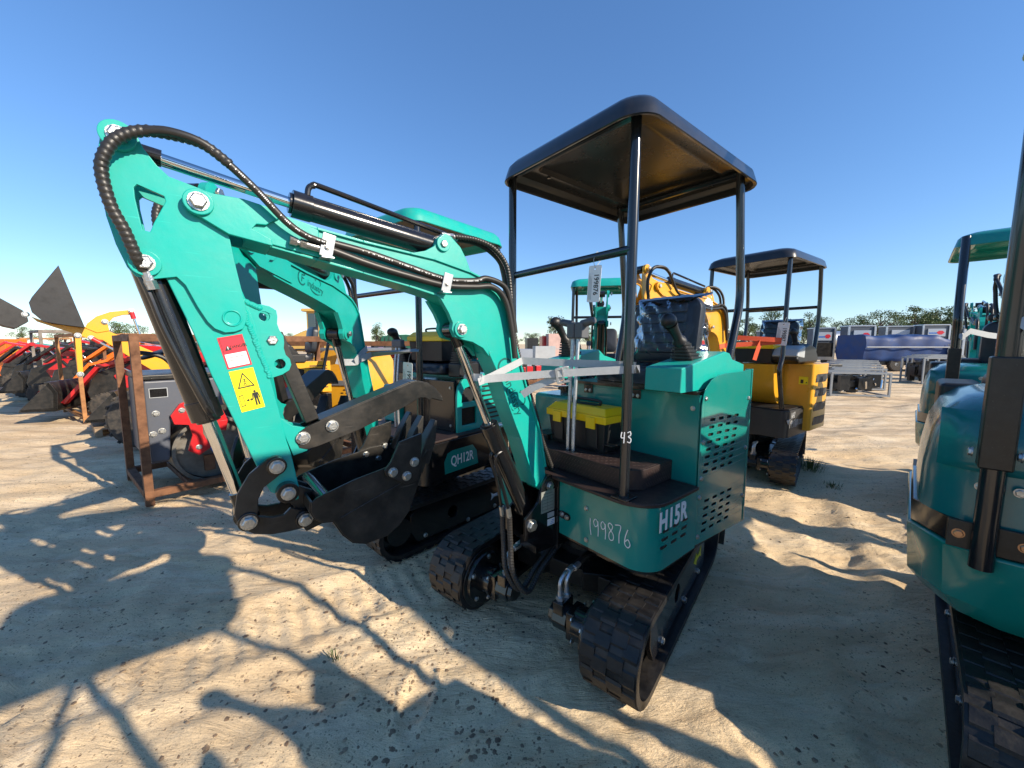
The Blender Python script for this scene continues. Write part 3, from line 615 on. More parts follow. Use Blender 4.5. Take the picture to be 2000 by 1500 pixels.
    # --- maker's emblem: ringed letters, a word, two swooshes
    if logo:
        a, c, sz = logo
        X = Vector((c[0]-a[0], 0, c[1]-a[1])).normalized(); Z = Vector((0, 1, 0)); Yv = Z.cross(X)
        L0 = Vector((a[0], .0462, a[1]))
        Mx = Matrix(((X.x,Yv.x,Z.x,L0.x),(X.y,Yv.y,Z.y,L0.y),(X.z,Yv.z,Z.z,L0.z),(0,0,0,1)))
        g = []
        g.append((xf(text_mesh('t', 'industry', sz*.95, LOGO, .0004, 1.0), Matrix.Translation((sz*2.55, -sz*.12, 0))), LOGO))
        g.append((xf(text_mesh('t', 'F', sz*1.1, LOGO, .0004, 1.1), Matrix.Translation((sz*.12, 0, 0))), LOGO))
        r_ = MB()
        def arc(cx, cy, rx, ry, a0, a1, w0, n=18, taper=False):
            pts = []
            for k in range(n+1):
                t_ = R(a0+(a1-a0)*k/n); ww = w0*(math.sin(math.pi*(k/n)*.9+.15) if taper else 1); pts.append(((cx+rx*math.cos(t_), cy+ry*math.sin(t_)), (cx+(rx-ww)*math.cos(t_), cy+(ry-ww)*math.sin(t_))))
            r_.ext([p[0] for p in pts]+[p[1] for p in reversed(pts)], 0, .0006, axis='z')
        arc(0, 0, sz*.72, sz*.72, 40, 325, sz*.14); arc(sz*2.6, -sz*.25, sz*1.1, sz*.6, 190, 330, sz*.14, taper=True); arc(sz*3.1, sz*.55, sz*.45, sz*.35, -60, 110, sz*.1, taper=True)
        r_.add([(sz*2.3, sz*.75, .0005), (sz*2.45, sz*.7, .0005), (sz*2.6, sz*.75, .0005), (sz*2.5, sz*.62, .0005), (sz*2.45, sz*.5, .0005), (sz*2.38, sz*.62, .0005)], [(0,1,5),(1,2,3),(3,4,5),(1,3,5)])
        g.append((r_, LOGO))
        for i in range(2): pass
        multi('maker_emblem', g, b, M @ Mx)
    return b, s_, b3
# ---------------------------------------------------------------- canopy, seat, levers
def canopy(t, m, z=2.238, x0=-.545, x1=.56, y0=-.315, y1=.525, lining=CANIN, h=.084, r=.10, bolts=True, M=None):
    mb = MB(M); rings = [(0, 0, 0), (-.003, .004, 0), (.004, .03, 0), (.014, h*.75, 0), (.035, h*.98, 0), (.09, h*1.16, 0), (.22, h*1.32, 0), (.36, h*1.36, 0)]
    def ring(ins, dz):
        p = rrect(x0+ins, x1-ins, y0+ins, y1-ins, max(.02, r-ins*.4), 6)
        out = []
        for x, y in p:
            u = (x-x0)/(x1-x0)*2-1; v = (y-y0)/(y1-y0)*2-1
            out.append((x, y, z+dz-.022*(abs(u)**4)-.012*(abs(v)**4)))
        return out
    R_ = [ring(a, b) for a, b, _ in rings]; n = len(R_[0]); vs = [p for q in R_ for p in q]
    fs = [(k*n+i, k*n+(i+1) % n, (k+1)*n+(i+1) % n, (k+1)*n+i) for k in range(len(R_)-1) for i in range(n)]
    fs.append(tuple(range((len(R_)-1)*n, len(R_)*n)))
    # underside: lip then shallow tray
    und = [(.0, 0), (.012, .001), (.014, .03), (.05, h*.55)]
    U = [ring(a, b) for a, b in und]; k0 = len(vs); vs += [p for q in U for p in q]
    fs += [(k0+k*n+i, k0+(k+1)*n+i, k0+(k+1)*n+(i+1) % n, k0+k*n+(i+1) % n) for k in range(len(U)-1) for i in range(n)]
    mb.add(vs, fs); o = link('canopy', mb.mesh('canopy', m, 40, flip=False), t)
    lm = MB(M); und = [(.048, h*.54), (.10, h*.56), (.115, h*.50), (.135, h*.50), (.15, h*.72), (.25, h*.86), (.36, h*.88)]
    U = [ring(a, b) for a, b in und]; vs = [p for q in U for p in q]
    fs = [(k*n+i, (k+1)*n+i, (k+1)*n+(i+1) % n, k*n+(i+1) % n) for k in range(len(U)-1) for i in range(n)]; fs.append(tuple(reversed(range((len(U)-1)*n, len(U)*n))))
    lm.add(vs, fs); link('canopy_lining', lm.mesh('canopy_lining', lining, 30, flip=False), o)
    if bolts:
        T = M or Matrix()
        hexb('bolt', [T @ Vector(p) for p in ((x0+.12, y0+.12, z+h*.45), (x1-.12, y1-.25, z+h*.45), (x1-.25, y0+.12, z+h*.45), (x0+.12, y1-.12, z+h*.45))], (0, 0, -1), .011, o, BLACK)
    return o
def post(t, pts, r=.0205, m=POSTM, name='canopy_post', M=None, bend=.06):
    P = [Vector(p) for p in pts]; out = [P[0]]
    for i in range(1, len(P)-1):
        a = P[i]+(P[i-1]-P[i]).normalized()*bend; c = P[i]+(P[i+1]-P[i]).normalized()*bend
        for k in range(7): u = k/6; out.append((a*(1-u)+P[i]*u)*(1-u)+(P[i]*(1-u)+c*u)*u)
    out.append(P[-1]); mb = MB(M); mb.tube(out, r, n=18, smooth=False); return part(name, mb, m, t)
def cushion(mb, x0, x1, y0, y1, z0, z1, r=.04, seed=0):   # soft lofted pad, thickness along x between x0 and x1
    rnd = random.Random(seed); pf = [(0, .85), (.12, .97), (.5, 1), (.85, .97), (1, .84)]
    cy, cz = (y0+y1)/2, (z0+z1)/2; vs = []; ring = rrect(y0, y1, z0, z1, r, 6); n = len(ring)
    for u, s in pf:
        for y, z in ring: vs.append((x0+(x1-x0)*u, cy+(y-cy)*s, cz+(z-cz)*s))
    fs = [(k*n+i, k*n+(i+1) % n, (k+1)*n+(i+1) % n, (k+1)*n+i) for k in range(len(pf)-1) for i in range(n)]+[tuple(reversed(range(n))), tuple(range((len(pf)-1)*n, len(pf)*n))]
    return mb.add(vs, fs)
def seat(t, cy=.19, x=-.2, z=1.20, w_=.40, wrap=True, M=None, full=True):
    base = M or Matrix()
    Mb = base @ Matrix.Translation((x-.02, 0, z+.10)) @ Matrix.Rotation(R(-9), 4, 'Y')
    b = MB(Mb); cushion(b, -.045, .035, cy-w_/2, cy+w_/2, 0, .36, .07)
    bk = part('seat_backrest', b, SEATM, t, angle=50)
    if full:
        sm = MB(Mb)
        for k in range(5):
            zz = .05+k*.055; cushion(sm, .028, .043, cy-w_*.33, cy+w_*.33, zz, zz+.05, .012)
        part('backrest_channel', sm, SEATM, bk, angle=50)
    p = MB(base @ Matrix.Translation((x, 0, z)) @ Matrix.Rotation(R(90), 4, 'Y') @ Matrix.Translation((0, 0, 0)))
    c = MB(base); vs = []; ring = rrect(x-.02, x+.36, cy-w_/2, cy+w_/2, .07, 6); n = len(ring); pf = [(0, .84), (.15, .97), (.6, 1), (.9, .95), (1, .82)]
    for u, s in pf:
        for X, Y in ring: vs.append((x+.17+(X-x-.17)*s, cy+(Y-cy)*s, z+u*.085))
    c.add(vs, [(k*n+i, k*n+(i+1) % n, (k+1)*n+(i+1) % n, (k+1)*n+i) for k in range(len(pf)-1) for i in range(n)]+[tuple(reversed(range(n))), tuple(range((len(pf)-1)*n, len(pf)*n))])
    pn = part('seat_cushion', c, SEATM, t, angle=50)
    if wrap:
        rnd = np.random.RandomState(5)
        def wr(name, f, par): 
            mb = MB(f[0]); mb.grid(f[1], 26, 26); part(name, mb, WRAP, par, angle=80)
        ph = rnd.rand(12)*6
        def wob(u, v): return sum(math.sin(ph[k]+(k+3)*u*2.6+(7-k)*v*3.3)*.0010 for k in range(6))
        def fb(u, v):
            y = cy+(u-.5)*(w_+.04); zz = -.01+v*.395; e = max(abs(u-.5)*2, abs(v-.5)*2)**6
            return (.050-e*.09+wob(u*2, v*2)*2, y+wob(v, u)*2, zz)
        wr('seat_wrap', (Mb, fb), bk)
        def fp(u, v):
            X = x-.04+u*.42; y = cy+(v-.5)*(w_+.06); e = max(abs(u-.5)*2, abs(v-.5)*2)**6
            return (X, y, z+.098-e*.08+wob(u*2, v*2)*3)
        wr('seat_wrap', (base, fp), pn)
    return bk
def joystick(t, x, y, z, lean=(.45, 0), M=None, s=1.0, cap=PLAST):
    mb = MB(M); B = Vector((x, y, z)); d = Vector((lean[0], lean[1], 1)).normalized()
    for k in range(6):                                  # ribbed rubber boot
        a = 1-k*.09; q = .058*a*s; c = B+Vector((lean[0]*.010*k, lean[1]*.010*k, .0155*k*s))
        mb.ext([(c.x+p[0], c.y+p[1]) for p in rrect(-q*1.1, q*1.1, -q, q, q*.35, 3)], c.z, c.z+.010*s, axis='z')
        mb.ext([(c.x+p[0], c.y+p[1]) for p in rrect(-q*.88, q*.88, -q*.78, q*.78, q*.3, 3)], c.z+.009*s, c.z+.0165*s, axis='z')
    a = B+Vector((lean[0]*.06*s, lean[1]*.06*s, .088*s))
    o = part('joystick_boot', mb, PLAST, t, bevel=.002)
    g = MB(M); q = [a, a+d*.02*s, a+d*.03*s, a+d*.06*s, a+d*.10*s, a+d*.125*s]; rr = [.030, .030, .022, .021, .024, .030]
    n = 14; e2 = d.orthogonal().normalized(); e3 = d.cross(e2); vs = []
    for c, r_ in zip(q, rr):
        for k in range(n): th = 2*math.pi*k/n; vs.append(tuple(c+e2*(r_*s*math.cos(th))+e3*(r_*s*math.sin(th))))
    g.add(vs, [(i*n+k, i*n+(k+1) % n, (i+1)*n+(k+1) % n, (i+1)*n+k) for i in range(5) for k in range(n)]+[tuple(reversed(range(n)))])
    hd = q[-1]+d*.008; g.add([tuple(hd+Vector((math.cos(th)*math.cos(ph)*.042*s+.012*s, math.sin(th)*math.cos(ph)*.031*s, math.sin(ph)*.033*s+.008*s))) for ph in [R(-80+20*i) for i in range(9)] for th in [2*math.pi*k/n for k in range(n)]],
          [(i*n+k, i*n+(k+1) % n, (i+1)*n+(k+1) % n, (i+1)*n+k) for i in range(8) for k in range(n)]+[tuple(reversed(range(n))), tuple(range(8*n, 9*n))])
    part('joystick_grip', g, cap, o, angle=60)
    return o
def slot(cx, cz, L, h, slope=0):
    pts = []
    for a in (-90, -45, 0, 45, 90): pts.append((cx+L/2-h/2+h/2*math.cos(R(a)), cz+h/2*math.sin(R(a))+slope*L/2))
    for a in (90, 135, 180, 225, 270): pts.append((cx-L/2+h/2+h/2*math.cos(R(a)), cz+h/2*math.sin(R(a))-slope*L/2))
    return pts
def curved_front(x0, x1, y0, y1, r, n=10):      # footprint of the deck: (x,y) path from front panel to side seam
    pts = [(x1, y0)]
    for i in range(n+1): a = R(90*i/n); pts.append((x1-r+r*math.cos(a), y1-r+r*math.sin(a)))
    pts.append((x0, y1)); return pts
SGN = 1
def wall_along(mb, path, zb, zt, th):            # upright sheet following a plan path; zb/zt functions of index fraction or numbers
    n = len(path); V = [Vector((p[0], p[1], 0)) for p in path]; vs = []
    for i, p in enumerate(V):
        t = (V[min(i+1, n-1)]-V[max(i-1, 0)]).normalized(); nn = Vector((t.y, -t.x, 0))
        u = i/(n-1); b = zb(p) if callable(zb) else zb; tp = zt(p) if callable(zt) else zt
        for q, zz in ((0, b), (0, tp), (-th, tp), (-th, b)): o = p+nn*q*SGN; vs.append((o.x, o.y, zz))
    fs = []
    for i in range(n-1):
        for k in range(4): fs.append((i*4+k, i*4+(k+1) % 4, (i+1)*4+(k+1) % 4, (i+1)*4+k))
    fs += [(0,1,2,3), ((n-1)*4+3, (n-1)*4+2, (n-1)*4+1, (n-1)*4)]
    return mb.add(vs, fs)
# ---------------------------------------------------------------- the near machine
def main_machine():
    t = thing('mini_excavator', 'nearest teal mini excavator with black canopy, H15R lettering and handwritten 199876', 'mini excavator', (.558, 2.176, 0), R(-141), 'teal mini excavators')
    undercarriage(t, Matrix.Rotation(R(13), 4, 'Z') @ Matrix.Translation((.060, -.065, 0)), Ls=1.19, r=.170, wd=.225, gauge=.88, arrow=(YEL, 1))
    SY = .578; XS = .125; XR = -.405
    # deck skirt: front panel, round corner, side up to the seam
    path = curved_front(XS+.0015, .5, .095, SY, .11)
    zb = lambda p: .47+(.035 if p.x > .3 else .02) if False else .485-.03*max(0, (.12-p.y))
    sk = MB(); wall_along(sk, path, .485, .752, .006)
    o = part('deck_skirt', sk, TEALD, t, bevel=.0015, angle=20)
    # louvre slots in the skirt side (thin black inlays standing in for the shade inside)
    sl = MB()
    for r_ in range(3):
        for c_ in range(3): sl.ext(slot(.385-c_*.078+.006*r_, .648-r_*.033-.0*c_, .046, .012), SY-.004, SY+.0012)
    part('louvre_slot', sl, INK, o)
    for nm, s, size, M_, sx in (('model_lettering', 'H15R', .112, frame3((.330, SY+.0012, .690), (-1, 0, 0), (0, 0, 1)), .80),):
        link(nm, text_mesh(nm, s, size, WHITE, .0005, sx, 1.1, .004), o, M_)
    hw = handwriting('199876', .075)
    link('handwritten_number', hw.mesh('handwritten_number', WHITE), o, frame3((.5012, .385, .605), (0, 1, .12), (0, -.12, 1)))
    hexb('bolt', [(.501, .262, .665), (.501, .265, .518)], (1, 0, 0), .009, o)
    sb = MB(); sb.ext(slot(.132, .585, .075, .036), .501, .505, axis='x'); part('pin_slot_plate', sb, BLACK, o); hexb('bolt', [(.505, .118, .588), (.505, .148, .582)], (1, 0, 0), .010, o)
    rp = MB(); wall_along(rp, [(.5, -.10), (.5, -.36), (.46, -.42), (XS, -.42)], .485, .752, .006); part('deck_skirt', rp, TEALD, t, bevel=.0015)
    fl = MB(); fl.ext(rrect(XR+.01, .490, -.41, SY-.008, .10, 6, (1, 0, 0, 1)), .47, .745, axis='z'); part('deck_frame', fl, BLACK, t)
    bp = MB(); bp.ext(rrect(XR+.10, .40, -.33, SY-.12, .10, 6, (1, 0, 0, 1)), .40, .472, axis='z'); part('base_plate', bp, BLACK, t)
    # floor mat with a raised step
    mt = MB(); mt.ext(rrect(XS+.002, .530, -.425, SY+.008, .15, 8, (1, 0, 0, 1)), .756, .770, axis='z')
    mo = part('floor_mat', mt, MATB, t, bevel=.004)
    st = MB(); st.ext(rrect(XS+.002, .43, -.36, .455, .10, 8, (1, 0, 0, 0)), .772, .862, axis='z'); so = part('footrest_step', st, MATB, mo, bevel=.012)
    # quilting seams: a lattice of raised stitch lines on top and on the sides
    qs = MB(); rnd = random.Random(8)
    for k in range(-14, 24):
        for sg in (1, -1):
            a = Vector((XS+.01, -.33+k*.05, .8625)); L_ = .29; c = a+Vector((L_, sg*L_*.62, 0))
            n_ = 16
            for i in range(n_):
                p = a.lerp(c, i/n_); q = a.lerp(c, (i+.55)/n_)
                if -.35 < p.y < .44 and p.x < .42 and not (p.x > .35 and p.y > .38): qs.beam(p, q, .0009, .0005)
    for k in range(46):
        y = -.35+k*.0175; 
        if y > .36: break
        for i in range(3): z0 = .783+i*.025; qs.beam((.4305, y, z0), (.4305, y+.013, z0+.016), .001, .0012, up=(1, 0, 0))
    for k in range(15):
        x = XS+.01+k*.0175
        if x > .34: break
        for i in range(3): z0 = .783+i*.025; qs.beam((x, .4555, z0), (x+.013, .4555, z0+.016), .001, .0012, up=(0, 1, 0))
    def seam(pts):
        P = resample([Vector(p) for p in pts], .006)
        for i in range(0, len(P)-1, 2): qs.beam(P[i], P[i+1], .0014, .0012)
    rr = rrect(XS+.012, .419, -.35, .444, .09, 8, (1, 0, 0, 0)); seam([(x, y, .8630) for x, y in rr])
    rr = rrect(XS+.012, .523, -.41, SY+.010, .14, 8, (1, 0, 0, 1)); seam([(x, y, .7728) for x, y in rr])
    part('quilt_stitching', qs, STITCH, mo)
    # openings in the step for the levers
    sq = MB(); sq.box(.33, .41, -.02, .10, .8615, .8635); sq.box(.19, .30, .10, .20, .8615, .8638); part('lever_opening', sq, INK, mo)
    pd = MB(); pd.box(.16, .30, .03, .24, .905, .911); pd.beam((.2, .1, .86), (.21, .1, .91), .02, .02); pd.box(.25, .36, -.24, -.14, .90, .906); pd.beam((.3, -.19, .86), (.3, -.19, .905), .02, .02)
    part('foot_pedal', pd, BLACKM, t, bevel=.001)
    # seat box with front panel and top
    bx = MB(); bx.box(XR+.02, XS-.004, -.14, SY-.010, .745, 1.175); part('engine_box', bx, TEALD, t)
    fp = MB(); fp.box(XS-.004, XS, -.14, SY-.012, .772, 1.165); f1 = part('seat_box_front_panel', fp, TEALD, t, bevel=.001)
    tp = MB(); tp.box(XR+.01, XS+.014, -.15, SY-.018, 1.176, 1.192); part('seat_box_lid', tp, BLACK, t, bevel=.002)
    for y in (-.05, .25):
        h = MB(); h.box(XS+.001, XS+.006, y-.03, y+.03, 1.128, 1.172); ho = part('lid_hinge', h, BLACK, f1, bevel=.002); hexb('bolt', [(XS+.006, y-.014, 1.143), (XS+.006, y+.014, 1.143)], (1, 0, 0), .0075, f1)
    hexb('bolt', [(XS, SY-.04, 1.115), (XS, -.10, 1.05)], (1, 0, 0), .009, f1)
    link('panel_lettering', text_mesh('panel_lettering', 'DC\n12V', .022, LOGO, .0004), f1, frame3((XS+.0008, -.02, 1.06), (0, 1, 0), (0, 0, 1)))
    # side panel with round top corner and slots
    sp = MB(); x_ = .098
    def strip(z0, z1, holes, last=False):
        if last: sp.ext([(x_, z0), (XR, z0), (XR, 1.268), (XR+.06, 1.268), (-.30, 1.262), (-.20, 1.262), (-.10, 1.262), (-.02, 1.256), (.04, 1.240), (.085, 1.212), (x_, 1.20)], SY-.004, SY)
        else:
            n = len(holes); xs = [XR]+sorted((h[0]+g[0])/2 for h, g in zip(holes, holes[1:]))+[x_] if n else [XR, x_]
            hs = sorted(holes)
            xs = [XR]+[(hs[i][0]+hs[i+1][0])/2 for i in range(n-1)]+[x_] if n else [XR, x_]
            for i in range(len(xs)-1):
                b0 = (z0 if not callable(z0) else z0(xs[i]), z0 if not callable(z0) else z0(xs[i+1])); b1 = (z1 if not callable(z1) else z1(xs[i]), z1 if not callable(z1) else z1(xs[i+1]))
                sp.ext([(xs[i], b0[0]), (xs[i+1], b0[1]), (xs[i+1], b1[1]), (xs[i], b1[0])], SY-.004, SY, holes=[slot(hs[i][0], hs[i][1], hs[i][2], .0135, .05)] if n else ())
    strip(lambda x: .492-.04*(x_-x)/.5, .52, [])
    r0 = .52
    for r_ in range(5):
        zc = .536+r_*.035; strip(r0, zc+.0175, [(.028-c_*.082+.012*(4-r_)*.4, zc-.003*(c_-1.5), .052) for c_ in range(4)]); r0 = zc+.0175
    strip(r0, .80, []); r0 = .80
    for r_ in range(8):
        zc = .817+r_*.0335; strip(r0, zc+.01675, [(.012-c_*.088+.0066*(7-r_), zc-.0035*(c_-1.5), .055) for c_ in range(4)]); r0 = zc+.01675
    strip(r0, 0, [], True)
    sp.ext([(XS, .494), (x_, .492), (x_, 1.20), (.112, 1.178), (XS, 1.13)], SY-.004, SY)
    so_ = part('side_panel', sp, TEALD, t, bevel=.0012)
    dk = MB(); dk.box(XR+.03, .09, SY-.0098, SY-.0088, .5, 1.08); part('slot_shade_sheet', dk, INK, so_)  # black sheet put in for the shade behind the slots
    ed = MB(); ed.box(XR-.016, XR, SY-.03, SY+.004, .455, 1.27); ed.box(XR-.016, XR, -.40, SY-.03, .455, 1.20); part('rear_panel', ed, TEALD, t, bevel=.003)
    hexb('bolt', [(.095, SY, 1.16), (.100, SY, .965), (.10, SY, .80), (.11, SY, .715), (.108, SY, .53), (-.385, SY, 1.12), (-.385, SY, .86), (-.385, SY, .60)], (0, 1, 0), .009, so_)
    # console that carries the joystick
    pod = [(.285, 1.193), (.285, 1.293), (-.14, 1.362), (-.20, 1.355), (-.24, 1.318), (-.39, 1.290), (-.40, 1.268), (-.2, 1.262), (.03, 1.193)]
    pm = MB(); v0 = len(pm.v); pm.ext([(.255, 1.193), (.25, 1.297), (-.16, 1.362), (-.215, 1.352), (-.25, 1.322), (-.395, 1.292), (-.40, 1.195)], .375, .545)
    part('console', pm, TEAL, t, bevel=.006)
    pr = MB(); pr.ext([(.17, 1.193), (.16, 1.297), (-.2, 1.362), (-.26, 1.322), (-.39, 1.292), (-.40, 1.195)], -.40, -.24); part('console', pr, TEAL, t, bevel=.006)
    joystick(t, .03, .455, 1.315, (1.15, .0), s=1.0); joystick(t, -.02, -.32, 1.325, (.75, 0), s=1.0)
    # fuel tank box on the far side
    tk = MB(); tk.box(-.38, .20, -.42, -.145, .75, 1.10); tko = part('fuel_tank', tk, TEALD, t, bevel=.02)
    part('tank_cap', MB().lathe((.08, -.27, 1.10), (0, 0, 1), [(0, .03), (.02, .03), (.022, .045), (.04, .045), (.043, .04)], 20), BLACK, tko)
    lb = MB(); lb.box(.2005, .2015, -.24, -.165, .99, 1.05); multi('warning_stickers', [(lb, WHITE), (MB().add([(.2022, -.235+k % 3*.024, .994+k//3*.03) for k in range(0)], []), INK)] if False else [(lb, WHITE)], tko)
    sg = MB()
    for k in range(6): y = -.238+(k % 3)*.025; z = .995+(k//3)*.028; sg.box(.2016, .2022, y, y+.02, z, z+.022)
    part('sticker_print', sg, INK, tko)
    # swing bracket under the boom foot
    sw = MB()
    br = [(.40, .40), (.60, .42), (.70, .50), (.70, .60), (.62, .66), (.595, .74), (.565, .775), (.53, .775), (.50, .74), (.46, .62), (.40, .56)]
    for y0_, y1_ in ((.060, .074), (-.074, -.060)): sw.ext(br, y0_, y1_)
    sw.cyl((.46, 0, .40), (.46, 0, .74), .055, n=24); sw.box(.44, .62, -.060, .060, .40, .46); sw.box(.42, .50, -.060, .060, .55, .60)
    s_ = part('swing_bracket', sw, BLACK, t, bevel=.003)
    pl = MB(); pl.box(.50, .512, -.10, .092, .46, .80) if False else None
    bpl = MB(); bpl.box(.498, .506, -.095, .092, .40, .755); part('front_bracket_plate', bpl, BLACK, t, bevel=.002)
    hexb('bolt', [(.663, .074, .563)], (0, 1, 0), .024, s_)
    Y0 = .0745
    n1 = part('rating_plate', MB().box(.515, .602, Y0, Y0+.0008, .600, .705), mat('aluminium_plate', (.45, .46, .42), .45, .6), t)
    link('plate_print', text_mesh('plate_print', 'Mini Excavator', .0120, INK, 0, .8), n1, frame3((.558, Y0+.0012, .692), (-1, 0, 0), (0, 0, 1)))
    gl = MB()
    for k in range(5):
        z = .677-k*.016; gl.add([(.522, Y0+.0012, z), (.595, Y0+.0012, z), (.595, Y0+.0012, z+.0014), (.522, Y0+.0012, z+.0014)], [(0,1,2,3)])
    for x in (.522, .56, .594): gl.add([(x, Y0+.0012, .610), (x+.0012, Y0+.0012, .610), (x+.0012, Y0+.0012, .679), (x, Y0+.0012, .679)], [(0,1,2,3)])
    part('plate_print', gl, INK, n1)
    part('small_sticker', MB().box(.515, .56, Y0, Y0+.0006, .568, .592), GREYL, t); n3 = part('small_sticker', MB().box(.512, .56, Y0, Y0+.0006, .528, .560), WHITE, t)
    gl = MB()
    for k in range(3): gl.box(.516, .540-.004*k, Y0+.0006, Y0+.001, .533+k*.008, .536+k*.008)
    part('sticker_print', gl, BLUE, n3)
    b, s1, b3 = arm_group(t, TEAL, True, logo=((.792, 1.300), (.700, 1.075), .056))
    # safety labels on the stick
    dl = PR['dlabel']; yl = PR['ylabel']
    def label(q, y, nm, build):
        c0 = Vector((q[3][0], y, q[3][1])); X = Vector((q[2][0]-q[3][0], 0, q[2][1]-q[3][1])); Y = Vector((q[0][0]-q[3][0], 0, q[0][1]-q[3][1]))
        Mx = frame3(c0, X, Y); multi(nm, build(X.length, Y.length), s1, Mx)
    def danger(w_, h):
        a = MB().box(0, w_, 0, h, 0, .0004); wh = MB().box(.004, w_-.004, .004, h*.46, .0004, .0008)
        bl = MB().box(.0035, w_-.0035, h-.0045, h-.0035, .0004, .0008); bl.box(.0035, .0045, h*.5, h-.004, .0004, .0008); bl.box(w_-.0045, w_-.0035, h*.5, h-.004, .0004, .0008)
        bl.ext([(.008, h*.57), (.024, h*.57), (.016, h*.74)], .0004, .0009, axis='z'); tw = MB().ext([(.0155, h*.6), (.0168, h*.6), (.0172, h*.69), (.015, h*.69)], .0009, .0012, axis='z')
        g = [(a, RED), (wh, WHITE), (bl, INK), (tw, WHITE), (xf(text_mesh('t', 'DANGER', .0115, INK, .0002, .82, 1, .0003), Matrix.Translation((w_*.70, h*.655, .0007))), INK)]
        ln = MB()
        for k, L_ in enumerate((.92, .5)): ln.box(.008, w_*L_-.006, h*(.33-.09*k), h*(.33-.09*k)+.0018, .0008, .001)
        return g+[(ln, GREYM)]
    def warn(w_, h):
        a = MB().box(0, w_, 0, h, 0, .0004); k_ = MB(); k_.box(0, w_, h*.485, h*.495, .0004, .0007)
        T = [(.008, h*.56), (w_-.008, h*.56), (w_/2, h*.93)]; c = Vector((w_/2, h*.69)); Ti = [(c.x+(p[0]-c.x)*.78, c.y+(p[1]-c.y)*.78) for p in T]
        k_.ext(T, .0004, .0008, holes=[Ti], axis='z')
        k_.ext(circ(w_*.5, h*.75, .0022, 10), .0004, .0008, axis='z')
        for p, q in (((.5, .735), (.49, .68)), ((.49, .72), (.42, .70)), ((.5, .72), (.58, .69)), ((.49, .68), (.44, .63)), ((.49, .68), (.55, .62)), ((.34, .62), (.66, .60)), ((.42, .64), (.50, .655))): k_.beam((w_*p[0], h*p[1], .0006), (w_*q[0], h*q[1], .0006), .0013, .0004)
        # standing man, arrow, machine outline
        mx = w_*.76; k_.ext(circ(mx, h*.43, .0032, 12), .0004, .0008, axis='z'); k_.box(mx-.005, mx+.005, h*.26, h*.40, .0004, .0008)
        for s in (-1, 1): k_.beam((mx+s*.0055, h*.395, .0006), (mx+s*.0085, h*.25, .0006), .0026, .0004); k_.beam((mx+s*.0025, h*.27, .0006), (mx+s*.0035, h*.09, .0006), .0042, .0004)
        k_.beam((w_*.37, h*.25, .0006), (w_*.60, h*.25, .0006), .002, .0004)
        for s, x in ((1, .33), (-1, .63)): k_.ext([(w_*x, h*.25), (w_*x+s*.006, h*.25+.0045), (w_*x+s*.006, h*.25-.0045)], .0004, .0008, axis='z')
        k_.ext([(w_*.08, h*.13), (w_*.26, h*.13), (w_*.26, h*.40), (w_*.08, h*.40)], .0004, .0007, holes=[[(w_*.1, h*.15), (w_*.24, h*.15), (w_*.24, h*.38), (w_*.1, h*.38)]], axis='z')
        return [(a, YEL), (k_, INK)]
    label(dl, .0448, 'danger_label', danger); label(yl, .0448, 'warning_label', warn)
    # boom cylinder hoses
    for q, off in ((.03, 0), (-.005, .012)):
        h = MB(); h.tube([(.80, q, .93), (.835, q, .90), (.80, q, .78), (.765+off, q, .66)], .0075); part('oil_pipe', h, BLACK, b3)
        f = MB(); f.cyl((.765+off, q, .66), (.758+off, q, .615), .012, n=8); part('hose_fitting', f, ZINC, b3)
        h = MB(); h.tube([(.758+off, q, .62), (.752+off, q, .50), (.76+off, q+.03, .36), (.70+off, q+.06, .26), (.58, q+.02, .30), (.42, q, .38)], .0125, rib=(.013, .1)); part('spiral_hose_guard', h, HOSE, t)
    # two white travel levers with one grey grip block
    for q in (.015, .05):
        l_ = MB(); l_.tube([(.365, q+.01, .80), (.37, q+.01, .90), (.35, q, 1.15), (.325, q-.005, 1.46)], .0098, n=12); part('travel_lever', l_, GALV, t)
    gp = MB()
    for k, (y, s) in enumerate(((-.002, -1), (.05, 1))):
        gp.box(.295, .353, y-.012, y+.038, 1.425, 1.505)
        gp.cyl((.325, y+.01, 1.495), (.325, y+.01+s*.085, 1.512), .020, .017, n=14)
    part('lever_grip', gp, GREYP, t, bevel=.008)
    l_ = MB(); l_.tube([(.20, .15, .86), (.2, .15, .93), (.2, .12, .94), (.2, -.02, .955)], .006); part('pedal_link', l_, BLACKM, t)
    seat(t, .185, -.20, 1.195)
    sk_ = MB(); sk_.box(-.2, .14, .02, .35, 1.19, 1.21); part('seat_rail', sk_, BLACKM, t)
    # canopy and its four posts
    canopy(t, CANOPY)
    post(t, [(.492, .448, .775), (.452, .425, 2.285)]); post(t, [(.46, -.315, .775), (.47, -.30, 2.285)])
    post(t, [(-.33, .485, 1.25), (-.475, .478, 1.62), (-.40, .470, 2.27)], bend=.1); post(t, [(-.33, -.24, 1.0), (-.475, -.24, 1.60), (-.38, -.24, 2.27)], bend=.1)
    pb = MB(); pb.cyl((.455, -.31, 1.765), (.470, .435, 1.765), .018, n=16); part('front_crossbar', pb, POSTM, t)
    fr = MB()
    fr.tube([(.452, .425, 2.268), (.47, -.30, 2.268)], .016, smooth=False); fr.tube([(-.40, .470, 2.262), (-.38, -.24, 2.262)], .016, smooth=False)
    part('canopy_crossbar', fr, POSTM, t)
    pbase = MB(); pbase.box(.45, .53, .41, .485, .772, .779); pbase.box(.42, .50, -.35, -.28, .772, .779); part('post_foot', pbase, BLACK, t, bevel=.002)
    l2 = handwriting('43', .045, .0022); link('handwritten_mark', l2.mesh('handwritten_mark', WHITE), t, frame3((.508, .463, 1.03), (-.62, .78, 0), (0, 0, 1)))
    return t
